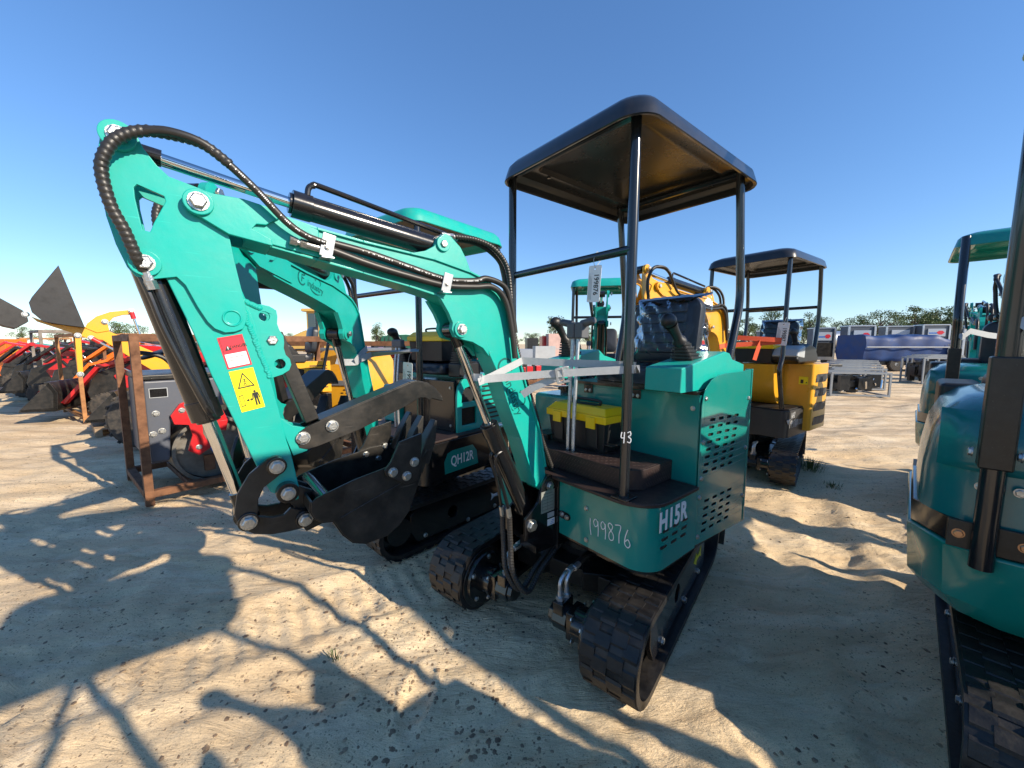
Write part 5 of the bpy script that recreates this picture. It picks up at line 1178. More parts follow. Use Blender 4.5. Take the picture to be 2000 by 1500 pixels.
def stand_on_loader(label, p, rz, c1, c2=BLACKM, lift=0., group='stand-on mini loaders', s=1., wheels=True, bucket=True):
    t = thing('mini_loader', label, 'mini loader', (p[0], p[1], .0), rz, group, s)
    part('chassis', MB().ext([(-.55, .25), (.5, .25), (.55, .45), (.45, .75), (-.2, .98), (-.55, .98)], -.3, .3), c2, t, bevel=.02)
    hd = MB(); hd.ext([(-.5, .98), (-.5, 1.16), (-.1, 1.2), (.25, .93), (.3, .8)], -.25, .25); h_ = part('engine_hood', hd, c1, t, bevel=.02)
    lv = MB()
    for k in range(5): lv.box(-.42+k*.1, -.36+k*.1, .2505, .252, .90, 1.0); lv.box(-.42+k*.1, -.36+k*.1, -.252, -.2505, .90, 1.0)
    part('louvre_slot', lv, INK, h_)
    part('side_plate', MB().ext([(-.5, .5), (.1, .5), (.2, .7), (-.1, .95), (-.5, .95)], .302, .33), c1, t, bevel=.01); part('side_plate', MB().ext([(-.5, .5), (.1, .5), (.2, .7), (-.1, .95), (-.5, .95)], -.33, -.302), c1, t, bevel=.01)
    part('control_panel', MB().box(-.62, -.5, -.22, .22, 1.05, 1.32), PLAST, t, bevel=.02)
    lvr = MB(); [lvr.tube([(-.58, y, 1.3), (-.6, y, 1.42)], .01) for y in (-.12, 0, .12)]; part('control_lever', lvr, PLAST, t)
    for y in (-.36, .36):
        a = MB(); piv = Vector((-.48, y, 1.1)); kn = Vector((.35, y, .85+lift*.9)); tip = Vector((.78, y, .30+lift*1.3))
        a.beam(piv, kn, .05, .12, up=(0, 1, 0)); a.beam(kn-(tip-kn).normalized()*.04, tip, .05, .11, up=(0, 1, 0)); a.beam((-.5, y, .9), (-.5, y, 1.16), .05, .1, up=(0, 1, 0)); o = part('lift_arm', a, c1, t, bevel=.006)
        cy = MB(); e0 = Vector((-.35, y*.9, .55)); e1 = Vector((.15, y*.9, .88+lift*.7)); cy.cyl(e0, e0.lerp(e1, .55), .032); q = part('lift_cylinder', cy, BLACK, t); part('cylinder_rod', MB().cyl(e0.lerp(e1, .5), e1, .016), CHROME, q)
    if bucket:
        B = Matrix.Translation((.80, 0, .22+lift*1.3)) @ Matrix.Rotation(R(-lift*40), 4, 'Y')
        pr = [(0, .0), (-.02, .25), (.06, .42), (.12, .42), (.03, .25), (.05, .03), (.40, .02), (.42, -.02), (.03, -.03)]
        side = [(0, 0), (-.02, .25), (.06, .42), (.40, .02), (.38, -.02), (.03, -.03)]
        b = MB(B); b.ext(pr, -.5, .5); b.ext(side, .485, .5); b.ext(side, -.5, -.485); part('bucket', b, BLACKM, t, bevel=.003)
    if wheels:
        for x in (-.30, .26):
            for y in (-.40, .40): wheel(t, (x, y, .22), (0, 1, 0), .22, .14, c1)
    else:
        for y in (-.42, .42): part('track_belt', MB().ext(stadium(.7, .17, .18), y-.1, y+.1, holes=[stadium(.7, .12, .18)]), RUB, t); part('track_wheel', MB().cyl((-.35, y-.06, .18), (-.35, y+.06, .18), .12).cyl((.35, y-.06, .18), (.35, y+.06, .18), .12).cyl((0, y-.06, .12), (0, y+.06, .12), .06), c2, t)
    return t
def box_solid(label, cat, nm, p, L, W_, H, rz, m, parts=(), group=None, z=0):
    t = thing(nm, label, cat, (p[0], p[1], z), rz, group)
    part('body', MB().box(-L/2, L/2, -W_/2, W_/2, 0, H), m, t, bevel=.01)
    for nm2, b, mm in parts: part(nm2, MB().box(*b), mm, t, bevel=.003)
    return t
LEAF = mat('tree_leaves', (.045, .085, .022), .65, c2=(.11, .15, .035), vscale=.9)
BARK = mat('tree_bark', (.10, .075, .055), .9, var=.4)
def tree_mesh(seed, wide, airy):
    rs = np.random.RandomState(seed); V = []; F = []; tr = MB()
    tr.tube([(0, 0, 0), (.06, .02, .3), (0, .03, .62)], lambda u: .035*(1-.6*u), n=8)
    cl = []
    for k in range(20):
        z = rs.uniform(.32, .95); rr_ = wide*(1-abs(z-.58)*1.5)*rs.uniform(.35, 1); a = rs.rand()*6.28; c = Vector((rr_*math.cos(a), rr_*math.sin(a), z)); cl.append(c)
        b = Vector((0, 0, max(.2, z-.25))); tr.tube([b, b.lerp(c, .5)+Vector((0, 0, .03)), c], lambda u: .012*(1-.7*u), n=5, sub=3)
    pts = []
    for c in cl:
        n = int(rs.uniform(90, 170)*(1-.45*airy)); r_ = rs.uniform(.08, .17)*(.8+wide*.5)
        d = rs.normal(size=(n, 3)); d /= np.linalg.norm(d, axis=1)[:, None]; d *= (rs.rand(n, 1)**.4)*r_; d[:, 2] *= .7; pts.append(np.array(c)[None]+d)
    P = np.concatenate(pts); n = len(P); s = rs.uniform(.010, .022, n)
    a = rs.normal(size=(n, 3)); a /= np.linalg.norm(a, axis=1)[:, None]; b = np.cross(a, rs.normal(size=(n, 3))); b /= np.linalg.norm(b, axis=1)[:, None]
    q = np.stack([P-a*s[:, None], P-b*s[:, None]*.6, P+a*s[:, None], P+b*s[:, None]*.6], 1).reshape(-1, 3)
    me = bpy.data.meshes.new('crown'); me.from_pydata(q.tolist(), [], np.arange(4*n).reshape(-1, 4).tolist()); me.materials.append(LEAF)
    return me, tr.mesh('trunk', BARK)
SHADOWPOS = (1.58, -.12, 0); SHADOWPHI = 52
def gx(u, Y): p = at(u, 700, Y); return (p.x, Y)
build_ground()
main = main_machine()
MW = Matrix.Translation((.558, 2.176, 0)) @ Matrix.Rotation(R(-141), 4, 'Z')      # the near machine's frame
def mw(x, y, z): return MW @ Vector((x, y, z))
def mn(x, y, z): return MW.to_3x3() @ Vector((x, y, z))
toolbox('yellow lidded black toolbox standing on the deck of the near teal excavator', mw(.225, .02, .864), R(-141+90), .95)
# white webbing round the near boom and canopy post
webbing('white webbing strap tying the near teal boom to its canopy post', [
    ([mw(.478, .475, 1.300), mw(.455, .478, 1.300), mw(.56, .36, 1.29), mw(.70, .21, 1.276), mw(.82, .10, 1.262), mw(.895, .058, 1.256), mw(.925, .046, 1.254)], (0, 0, 1) and mn(.8, 1, 0)),
    ([mw(.920, .055, 1.262), mw(.935, 0, 1.262), mw(.932, -.055, 1.268)], mn(1, 0, .35)),
    ([mw(.935, .052, 1.245), mw(.87, .055, 1.265), mw(.78, .056, 1.298), mw(.705, .054, 1.325), mw(.69, .03, 1.328)], mn(0, 1, 0)),
    ([mw(.70, .04, 1.325), mw(.60, .18, 1.318), mw(.50, .34, 1.315), mw(.455, .425, 1.312), mw(.44, .45, 1.31)], mn(.8, .6, 0)),
    ([mw(.48, .47, 1.298), mw(.485, .43, 1.305), mw(.46, .405, 1.312)], mn(1, 0, 0)),
    ([mw(.655, .245, 1.268), mw(.69, .20, 1.245), mw(.73, .15, 1.215), mw(.755, .115, 1.185)], mn(.6, .8, .3))],
    STRAP, .031, 'webbing straps tying booms to posts', (mw(.655, .252, 1.272), mn(-.9, .5, .2), mn(0, .1, 1), 1.0))
lot_tag('white lot tag 199876 hanging from the crossbar of the near black canopy', mw(.482, .268, 1.728), mn(0, 1, 0), '199876', 1.05, tie=[mw(.482, .268, 1.715), mw(.487, .262, 1.75), mw(.462, .26, 1.788), mw(.44, .262, 1.76), mw(.482, .268, 1.72)])
# ---------------------------------------------------------------- the neighbours
QO = (-.67, 3.07); QP = 38; QS = 37
q = other_excavator('teal and black mini excavator with QH12R decal and teal canopy, left of the near one', QO, R(-90-QP), TEAL, TEAL, BLACK, (TEAL, mat('canopy_beige_lining', (.20, .17, .13), .6, var=.3)), 'teal mini excavators', uturn=-5, swing=QS)
QW = Matrix.Translation((*QO, 0)) @ Matrix.Rotation(R(-90-QP), 4, 'Z')
qw = lambda x, y, z: QW @ Vector((x, y, z)); qn = lambda x, y, z: QW.to_3x3() @ Vector((x, y, z))
QA = QW @ Matrix.Translation((.5, 0, 0)) @ Matrix.Rotation(R(QS), 4, 'Z') @ Matrix.Translation((-.5, 0, 0)); qa = lambda x, y, z: QA @ Vector((x, y, z)); qan = lambda x, y, z: QA.to_3x3() @ Vector((x, y, z))
webbing('white webbing strap round the boom of the QH12R excavator', [
    ([qw(.44, .445, 1.36), qa(.70, .08, 1.33), qa(.80, .058, 1.31), qa(.88, .054, 1.29)], qan(0, 1, 0)), ([qa(.90, .056, 1.29), qa(.80, .056, 1.34), qa(.70, .052, 1.37)], qan(0, 1, 0)), ([qa(.89, .055, 1.29), qa(.91, 0, 1.29), qa(.90, -.055, 1.30)], qan(1, 0, .3))], STRAP, .04, 'webbing straps tying booms to posts')
lot_tag('white lot tag hanging on the front post of the QH12R excavator', qw(.48, .38, 1.28), qn(0, 1, 0), '199877', 1.5, tie=[qw(.48, .38, 1.27), qw(.47, .40, 1.34), qw(.43, .42, 1.36)])
toolbox('black toolbox under a yellow lid on the QH12R excavator seat', qw(.02, .10, 1.27), R(-90-QP-90), .95)
y_ = other_excavator('yellow mini excavator with black deck, black canopy and MX12RX lettering', (2.75, 4.36), R(-90-54), CATY, CATY, mat('dark_grey_deck_paint', (.035, .035, .038), .4, dust=.1), (CANOPY, CANIN), 'yellow mini excavators', uturn=14, style='Y', swing=-3)
YW = Matrix.Translation((2.75, 4.36, 0)) @ Matrix.Rotation(R(-144), 4, 'Z'); yw = lambda x, y, z: YW @ Vector((x, y, z)); yn = lambda x, y, z: YW.to_3x3() @ Vector((x, y, z))
webbing('orange webbing strap round the yellow excavator boom and post', [([yw(.50, .455, 1.42), yw(.65, .25, 1.40), yw(.85, .06, 1.38), yw(.93, .05, 1.37)], yn(.7, 1, 0)), ([yw(.50, .45, 1.43), yw(.6, .35, 1.44), yw(.75, .1, 1.46)], yn(.7, 1, 0)), ([yw(.62, .30, 1.43), yw(.64, .28, 1.36), yw(.66, .26, 1.24)], yn(.5, 1, 0))], STRAPO, .045, 'webbing straps tying booms to posts')
lot_tag('small white lot tag on the front post of the yellow excavator', yw(.52, .44, 1.60), yn(0, 1, 0), '199887', 1.5, tie=[yw(.52, .44, 1.59), yw(.51, .45, 1.64), yw(.47, .44, 1.65)])
toolbox('yellow lidded black toolbox beside the seat of the yellow excavator', yw(.22, .10, 1.20), R(-147-90), .95)
t3 = other_excavator('small teal excavator with its boom pointing at the camera, behind the near seat', (1.22, 5.6), R(-90-11), TEAL, TEAL, BLACK, (TEAL, TEALD), 'teal mini excavators', uturn=0, lugs=False, hi=False)
e3 = other_excavator('mini excavator with black canopy half hidden behind the near teal stick', (-3.05, 5.25), R(-90-50), CATY, BLACK, BLACK, (CANOPY, CANIN), 'mini excavators behind the crates', uturn=0, lugs=False, hi=False, arms=False)
r1 = hood_excavator('rear of blue teal rounded hood excavator cut by the right picture edge', (2.19, 1.43), 'rounded hood excavators', top=2.92, fwd=.45, cw_=.20)
r2 = hood_excavator('farther rounded hood teal excavator with teal canopy, beyond the one at the right edge', (4.28, 3.40), 'rounded hood excavators')
r0 = copy_tree(t3); r0.location = SHADOWPOS; r0.rotation_euler = (0, 0, R(-90-SHADOWPHI)); r0['label'] = 'teal excavator outside the picture, to the right of the camera'
r3 = copy_tree(r2); r3.location = (3.43, .21, 0); r3['label'] = 'rounded hood excavator outside the picture, beyond the one at the right edge'
RW = lambda o: (Matrix.Translation(o) @ Matrix.Rotation(R(44), 4, 'Z'))
for o, lb in (((2.19, 1.43, 0), 'white strap round the post of the nearest rounded hood excavator'), ((4.28, 3.40, 0), 'white strap round the post of the farther rounded hood excavator')):
    W_ = RW(o); p = lambda x, y, z: W_ @ Vector((x, y, z)); nn = lambda *a: W_.to_3x3() @ Vector(a)
    webbing(lb, [([p(-.57, .292, 1.50), p(-.61, .292, 1.50), p(-.652, .25, 1.45), p(-.61, .21, 1.50), p(-.4, .10, 1.47), p(-.05, -.1, 1.44)], nn(-1, -.3, 0)), ([p(-.60, .294, 1.50), p(-.4, .28, 1.50), p(-.05, .2, 1.46)], nn(0, 1, 0))], STRAP, .045, 'webbing straps tying booms to posts')
# ---------------------------------------------------------------- left: roller in a rusty frame
crate('tall rusty frame around the grey and red roller, left foreground', (-3.14, 3.21), 1.95, 1.03, 1.45, R(51), RUST, tube_=.06)
t = thing('road_roller', 'grey road roller with red drum bracket inside the nearest rusty frame', 'roller', (-3.14, 3.21, .13), R(51))
part('body', MB().ext([(.04, .22), (.17, .22), (.20, .62), (.75, .70), (.80, .95), (.04, .95)], .06, .97), SLATE, t, bevel=.02)
part('top_cover', MB().box(.03, .80, .05, .98, .955, 1.0), BLACKM, t, bevel=.01)
lp = part('name_plate', MB().box(.07, .19, .055, .059, .80, .88), BLACK, t); part('plate_border', MB().ext([(.068, .798), (.192, .798), (.192, .882), (.068, .882)], .054, .058, holes=[[(.073, .803), (.187, .803), (.187, .877), (.073, .877)]]), GREYL, lp)
hexb('bolt', [(.10, .06, .66), (.13, .06, .50), (.07, .06, .48)], (0, -1, 0), .022, t)
for xc in (.50, 1.35):
    dm = MB(); n = 48
    vs = []; rr = [(.08, .335), (.08, .37), (.95, .37), (.95, .335), (.14, .335)]
    for y, r_ in rr:
        for k in range(n): a = 2*math.pi*k/n; vs.append((xc+r_*.86*math.cos(a), y, .26+r_*.86*math.sin(a)))
    dm.add(vs, [(i*n+k, i*n+(k+1) % n, (i+1)*n+(k+1) % n, (i+1)*n+k) for i in range(4) for k in range(n)]+[tuple(range(4*n, 5*n))])
    part('roller_drum', dm, mat('drum_steel', (.20, .19, .17), .55, .5, c2=(.10, .08, .06), vscale=5, dust=.5), t)
br = MB(Matrix.Translation((-.29, 0, .03))); br.ext([(.48, .60), (.55, .70), (.60, .72), (.60, .62), (.86, .62), (.90, .50), (.88, .40), (.80, .42), (.76, .50), (.70, .50), (.70, .40), (.75, .26), (.66, .20), (.58, .26), (.62, .40), (.60, .50), (.50, .52)], .02, .05)
part('drum_bracket', br, REDP, t, bevel=.004); hexb('bolt', [(.27, .02, .67), (.53, .02, .59), (.37, .02, .31)], (0, -1, 0), .02, t)
part('hub_cap', MB().lathe((.51, .03, .28), (0, -1, 0), [(0, .055), (.05, .055), (.055, .045), (.07, .04)], 20), BLUE, t)
sc_ = part('scraper_bar', MB().box(.42, .50, .1, .95, .05, .2), RUST, t)
hd = MB(); hd.tube([(.3, .2, 1.0), (.2, .2, 1.15), (.0, .25, 1.2)], .02); hd.cyl((.35, .5, 1.0), (.28, .5, 1.15), .02); hd.lathe((.26, .5, 1.18), (-.4, 0, 1), [(0, .17), (.02, .19), (.03, .17)], 24); part('steering_wheel', hd, PLAST, t)
# raised loader with the big black bucket
def facing(label, cat, nm, u, v, Y):              # a thing whose own x axis runs across the line of sight
    p = at(u, v, Y); a = math.atan2(-p.x, p.y); t = thing(nm, label, cat, (p.x, p.y, 0), a); t['a'] = a; del t['a']
    return t, Matrix.Translation((p.x, p.y, 0)) @ Matrix.Rotation(a, 4, 'Z')
def onp(Wm, u, v, d):                              # point of the plane y = d (own frame) on the sight line
    o = Wm.inverted() @ Vector((0, 0, 1.4)); r = Wm.to_3x3().inverted() @ ray(u, v); return o+r*((d-o.y)/r.y)
def solid(t, Wm, nm, uv, d, th, m, bev=.006): part(nm, MB().ext([(p.x, p.z) for p in (onp(Wm, u, v, d) for u, v in uv)], d, d+th), m, t, bevel=bev)
t, Wm = facing('yellow loader arm holding a big pointed black bucket high, at left', 'loader', 'wheel_loader', 190, 760, 6.6)
bkm = mat('charcoal_bucket_paint', (.008, .008, .010), .5, var=.3, dust=.04)
solid(t, Wm, 'bucket', [(56, 591), (62, 580), (114, 518), (166, 640), (120, 634), (84, 628), (62, 610)], -.35, 1.2, bkm)
solid(t, Wm, 'lift_arm', [(60, 618), (100, 632), (160, 640), (182, 634), (232, 655), (236, 660), (330, 700), (330, 726), (300, 725), (232, 684), (200, 664), (168, 660), (156, 655), (72, 628)], -.1, .14, CATY)
solid(t, Wm, 'rocker_arm', [(166, 640), (170, 632), (188, 618), (215, 609), (254, 605), (262, 608), (261, 614), (240, 615), (222, 620), (210, 632), (214, 646), (190, 650)], -.12, .1, CATY)
solid(t, Wm, 'front_leg', [(146, 655), (158, 655), (163, 732), (152, 733)], -.3, .1, CATY)
for a, b in (((180, 661), (236, 690)), ((257, 610), (273, 655))):
    P0, P1 = onp(Wm, *a, -.16), onp(Wm, *b, -.16); o = part('tilt_cylinder', MB().cyl(P0, P0.lerp(P1, .28), .035), REDP, t); part('cylinder_rod', MB().cyl(P0.lerp(P1, .25), P1, .018), CHROME, o)
for u, v in ((50, 614), (152, 655), (205, 628), (257, 607), (178, 660), (157, 731)): hexb('pin_bolt', [onp(Wm, u, v, -.14 if u != 152 and u != 157 else -.31)], (0, -1, 0), .035, t, washer=True)
solid(t, Wm, 'rear_body', [(320, 690), (420, 690), (430, 790), (320, 790)], .1, .8, CATY)
wheel(t, (1.9, .2, .35), (0, 1, 0), .35, .25, CATY)
t, Wm = facing('black loader arm and bucket pointing down, cut by the left picture edge', 'bucket', 'loader_bucket', 0, 740, 7.2)
solid(t, Wm, 'bucket', [(-60, 560), (0, 582), (44, 606), (52, 614), (56, 628), (30, 641), (6, 636), (-60, 610)], 0, 1.0, bkm); solid(t, Wm, 'support_post', [(-40, 610), (-28, 610), (-28, 765), (-40, 765)], .2, .1, BLACKM)
crate('rusty frame around a red mini loader with black bucket, second from the left edge', (-7.55, 6.70), 1.2, 1.95, 1.55, R(56), RUSTL, diag=False)
stand_on_loader('red mini loader with black bucket inside the orange rusty frame', (-7.35, 7.55), R(205), REDP, s=1.15)
crate('grey frame around a black bucket loader, leftmost on the sand', (-11.2, 9.2), 1.2, 1.6, 1.7, R(56), mat('weathered_grey_steel', (.22, .19, .16), .7, var=.4), diag=True)
stand_on_loader('black mini loader with its bucket down in the leftmost grey frame', (-11.1, 10.1), R(205), BLACKM, s=1.15)
stand_on_loader('red tracked mini loader beside the big knobbly tyres', (-5.5, 6.7), R(205), REDP, s=1.05)
t = thing('spare_wheel', 'big knobbly tyre standing behind the nearest rusty frame', 'wheel', (-4.95, 5.15, 0), R(30)); wheel(t, (0, 0, .40), (.2, 1, 0), .40, .26, RUST)
t = thing('timber_pallet', 'pale timber pallet on the sand below the black bucket', 'pallet', (-6.3, 6.35, 0), R(50))
for k in range(6): part('board', MB().box(-.5, .5, -.45+k*.16, -.33+k*.16, .10, .12), WOOD, t)
for k in range(3): part('bearer', MB().box(-.5+k*.46, -.42+k*.46, -.45, .47, 0, .10), WOOD, t)
# rows of small machines beyond
cc = dict(r=REDP, y=CATY, o=ORANGE, t=TEAL, b=BLACKM, g=GREYM)
rows = [(78, 13.5, 'r', 0, 145), (150, 12, 'y', .3, 150), (196, 10.2, 'r', .15, 140), (232, 9.0, 'o', 0, 150), (262, 12.5, 'b', .35, 140), (305, 9.8, 'g', .2, 135), (120, 17, 'o', .3, 150), (180, 16.5, 'b', .2, 140), (225, 18, 't', .4, 140), (288, 16, 'r', .1, 150),
        (335, 13, 'r', .3, 130), (30, 20, 'y', .2, 160), (90, 24, 't', .5, 150), (165, 23, 't', .5, 150), (250, 24, 't', .4, 150), (318, 21, 'y', .3, 150), (55, 31, 'o', .3, 150), (205, 32, 't', .5, 150),
        (520, 9.5, 'r', .2, 140), (712, 10.5, 'r', .1, 150), (760, 9.2, 'r', .05, 120), (880, 9.8, 'r', .1, 150), (735, 15, 'y', .2, 150), (860, 14, 'r', .3, 120), (955, 12, 'b', .1, 140)]
names = dict(r='red', y='yellow', o='orange', t='teal', b='black', g='grey')
where = ['behind the leftmost grey frame', 'behind the orange rusty frame posts', 'with steep arms behind the orange frame', 'low beside the orange rusty frame posts', 'with half raised arms under the yellow arm', 'in front of the nearest rusty frame top', 'in the second row at far left', 'between loaders in the second row', 'with raised arms in the second row', 'right end of the second row at left', 'just left of the near stick cylinder', 'at the far left edge of the lot', 'with high arms far behind the grey frame', 'far behind the big black bucket', 'far beyond the yellow arm', 'far behind the rusty frame top rail', 'farthest at the left edge', 'farthest beyond the black bucket', 'seen through the gap beside the near stick', 'below the bulldozer', 'behind the QH12R excavator post', 'behind the wrapped seat of the QH12R excavator', 'beyond the rusty rail under the green tarps', 'under the green tarps', 'low between the boom and the near deck']
rows += [(95, 10.6, 'b', .35, 140), (133, 9.4, 'r', .45, 138), (178, 8.9, 'b', .45, 150), (218, 10.0, 'r', .55, 135), (292, 8.3, 'o', .5, 140), (64, 12.4, 'r', .5, 150)]
where += ['with raised arms between the grey and orange frames', 'whose arms rise behind the orange frame', 'just right of the orange frame posts', 'with the highest arms beneath the yellow arm', 'with raised arms behind the roller', 'behind the leftmost bucket loader']
for (u, Y, c, lf, rz), wh in zip(rows, where):
    stand_on_loader(names[c]+' mini loader '+wh, gx(u, Y), R(rz+(62 if u < 340 else 0)), cc[c], lift=lf, s=1.1, wheels=(Y < 14), bucket=(int(u) % 3 == 0))
for i, (u, Y, H, m, wh) in enumerate(((205, 8.6, 1.35, RUST, 'behind the orange rusty frame'), (285, 11.5, 1.5, RUST, 'below the yellow loader arm'), (45, 15, 1.6, RUSTL, 'far left beyond the grey frame'), (330, 17, 1.7, RUST, 'left of the near stick cylinder'), (240, 20, 1.9, RUSTL, 'far off under the yellow arm'))):
    crate('rusty shipping frame '+wh, gx(u, Y), 1.3, 1.9, H, R(54), m)
t = thing('orange_machine', 'tall orange machine panel at the left picture edge', 'machine', (at(-20, 700, 12.5).x, 12.5, 0), 0)
part('panel', MB().box(-.5, .55, 0, .6, .35, 1.55), ORANGE, t, bevel=.02); part('underframe', MB().box(-.4, .45, .1, .5, 0, .35), BLACKM, t); part('side_grille', MB().box(.62, 1.0, .1, .5, .5, 1.3), CATY, t)
# yellow vented machine in its frame behind the near bucket
crate('wide rusty frame around the yellow vented machine in the middle distance', (-3.35, 5.75), 2.6, 1.2, 1.40, R(4), RUST, tube_=.07)
t = thing('compact_loader', 'yellow machine with rows of oval vents, behind the near thumb', 'loader', (-2.75, 6.05, 0), R(-8))
rows_h = lambda z0: [circ_ for circ_ in []]
def ovals(nx, nz, x0, z0, dx, dz): return [[(x0+i*dx+(j % 2)*dx*.5+.026*math.cos(a), z0+j*dz+.011*math.sin(a)) for a in [2*math.pi*k/10 for k in range(10)]] for j in range(nz) for i in range(nx)]
part('body', MB().ext([(-.65, .30), (.45, .30), (.52, .40), (.52, 1.10), (.42, 1.28), (-.2, 1.30), (-.65, 1.05)], 0, .9), CATY, t, bevel=.02)
vt = MB(); [vt.ext(h, -.003, -.0008) for h in ovals(4, 6, .06, .42, .085, .05)+ovals(4, 5, .10, .88, .085, .05)]; part('oval_vent', vt, INK, t)
part('trim_band', MB().box(-.6, .55, -.02, .0, .74, .82), GREYM, t, bevel=.004); part('roof_plate', MB().box(-.3, .50, .02, .88, 1.28, 1.33), GREYM, t, bevel=.01)
part('front_guard', MB().ext([(-.75, .2), (-.2, .2), (-.25, .7), (-.5, .95), (-.75, .95)], -.2, -.1), BLACKM, t, bevel=.01)
wheel(t, (-.35, -.2, .3), (0, 1, 0), .3, .2, CATY); wheel(t, (.35, -.12, .3), (0, 1, 0), .3, .2, CATY)
# bulldozer far behind
p = at(632, 660, 30); t = thing('bulldozer', 'yellow bulldozer with a glazed cab far behind the QH12R boom', 'bulldozer', (p.x, 30, 0), 0, None, .92)
part('hull', MB().ext([(-2.1, .9), (2.0, .9), (2.2, 1.5), (1.6, 2.5), (-.9, 2.6), (-2.1, 2.1)], -1.2, 1.2), CATY2, t, bevel=.08)
cb = part('cab', MB().box(-.9, 1.0, -.9, .9, 2.5, 4.1), CATY2, t, bevel=.06); part('cab_roof', MB().box(-1.2, 1.2, -1.1, 1.1, 4.1, 4.35), CATY2, cb, bevel=.06)
for x0, x1 in ((-.75, -.05), (.25, .85)): part('window', MB().box(x0, x1, -.93, -.89, 2.8, 3.95), GLASS, cb)
part('window', MB().box(.995, 1.02, -.7, .7, 2.8, 3.95), GLASS, cb)
tk_ = MB(); tk_.ext(stadium(3.0, .55, .56), -1.5, -1.0, holes=[stadium(3.0, .42, .56)]); part('crawler_track', tk_, BLACKM, t); part('crawler_track', MB().ext(stadium(3.0, .55, .56), 1.0, 1.5, holes=[stadium(3.0, .42, .56)]), BLACKM, t)
part('exhaust_stack', MB().cyl((1.5, .3, 2.4), (1.5, .3, 3.6), .09), BLACKM, t)
# green tarpaulined trailers
for u, Y, L, lb in ((800, 32, 3.4, 'dark green tarpaulined load on a trailer behind the QH12R canopy posts'), (845, 36, 4.5, 'longer green tarpaulined trailer, right of the first'), (770, 40, 2.2, 'small green tarpaulined load, left of the larger ones')):
    p = at(u, 660, Y); t = thing('covered_trailer', lb, 'trailer', (p.x, Y, 0), 0, 'green covered trailers')
    m = MB(); rs = random.Random(int(u)); n = 9; tops = [2.1+rs.uniform(-.12, .15) for _ in range(n)]
    m.ext([(-L/2+L*k/(n-1), tops[k]-(.25 if k in (0, n-1) else 0)) for k in range(n)]+[(L/2+.05, .9), (-L/2-.05, .9)], -1.1, 1.1); part('tarpaulin', m, GTARP, t, bevel=.1)
    part('trailer_bed', MB().box(-L/2, L/2, -1, 1, .7, .88), BLACKM, t); [wheel(t, (x, -1.05, .4), (0, 1, 0), .4, .25, GREYL) for x in (-.6, .5)]
    part('tie_rope', MB().tube([(-L*.2, -1.12, 2.2), (-L*.1, -1.2, 1.6), (-.02, -1.16, .95)], .03), STRAP, t)
box_solid('black equipment crate with yellow stripes under the green trailers', 'crate', 'equipment_crate', gx(812, 20), 1.2, .8, 1.15, 0, BLACKM, [('stripe', (-.6, .6, -.41, -.402, .75, .95), YEL)])
# centre distance: pallets, stacked blocks, attachments
for u, v0, Y, w_, h, m, lb, cat in ((1083, 655, 26, 1.05, 2.05, PINK, 'tall pale pink wrapped block stack right of the near boom', 'stack'), (1063, 660, 26.6, .5, 1.9, REDP, 'red sheet leaning behind the pink block stack', 'sheet'), (1062, 672, 23, 1.2, 1.25, GREYL, 'white crate stack left of the pink blocks', 'stack'), (1038, 665, 25, .7, 1.75, BLACKM, 'black cabinet standing among the pale stacks', 'cabinet'), (1024, 675, 22, .8, 1.1, SILV, 'silver box stack beside the near boom hose', 'stack'),
        (1222, 655, 22, 1.1, 1.7, RUSTL, 'rusty rack behind the near front post', 'rack'), (1238, 670, 18, .8, 1.1, GREYL, 'pale grey crate behind the near front post', 'crate'), (1385, 660, 20, .9, 1.35, BLUE, 'blue drum stack left of the yellow boom', 'drums'), (1372, 650, 24, 1.4, 1.6, REDP, 'red container row behind the blue drums', 'container'), (1440, 655, 26, 1.8, 1.5, GREYL, 'white equipment behind the yellow boom foot', 'equipment'), (1425, 665, 17, 1.0, .9, BLACKM, 'black implement behind the yellow boom', 'implement')):
    box_solid(lb, cat, 'stacked_goods', gx(u, Y), w_, .9, h, R(8), m, [('base_pallet', (-w_/2-.03, w_/2+.03, -.48, .48, -.0+.001, .09), WOOD), ('strap_band', (-w_/2-.006, w_/2+.006, -.456, -.449, h*.5, h*.5+.05), GREYL)])
rs = random.Random(5)
for k, (u, Y) in enumerate(((1018, 13), (1033, 13.4), (1049, 13.8), (1066, 14.2), (1082, 14.6), (1098, 15), (1115, 12), (1135, 12.5), (1225, 13), (1245, 13.5), (1265, 14))):
    t = thing('tractor_attachment', 'red and black tractor attachment, '+['first', 'second', 'third', 'fourth', 'fifth', 'sixth', 'seventh', 'eighth', 'ninth', 'tenth', 'eleventh'][k]+' from the near boom in the row behind', 'attachment', (*gx(u, Y), 0), R(20+rs.uniform(-15, 15)), 'red and black attachments in a row')
    part('frame', MB().beam((-.18, 0, .05), (-.18, 0, .85), .06, .06).beam((.18, 0, .05), (.18, 0, .85), .06, .06).beam((-.2, 0, .8), (.2, 0, .8), .06, .06), BLACKM, t)
    part('gearbox', MB().box(-.12, .12, -.12, .12, .35, .62), REDP, t, bevel=.03); part('drive_disc', MB().cyl((-.1, -.2, .3), (-.1, -.16, .3), .14), GREYL, t)
    part('blade_beam', MB().box(-.28, .28, -.08, .08, .0, .14), rs.choice([REDP, BLACKM, RUST]), t)
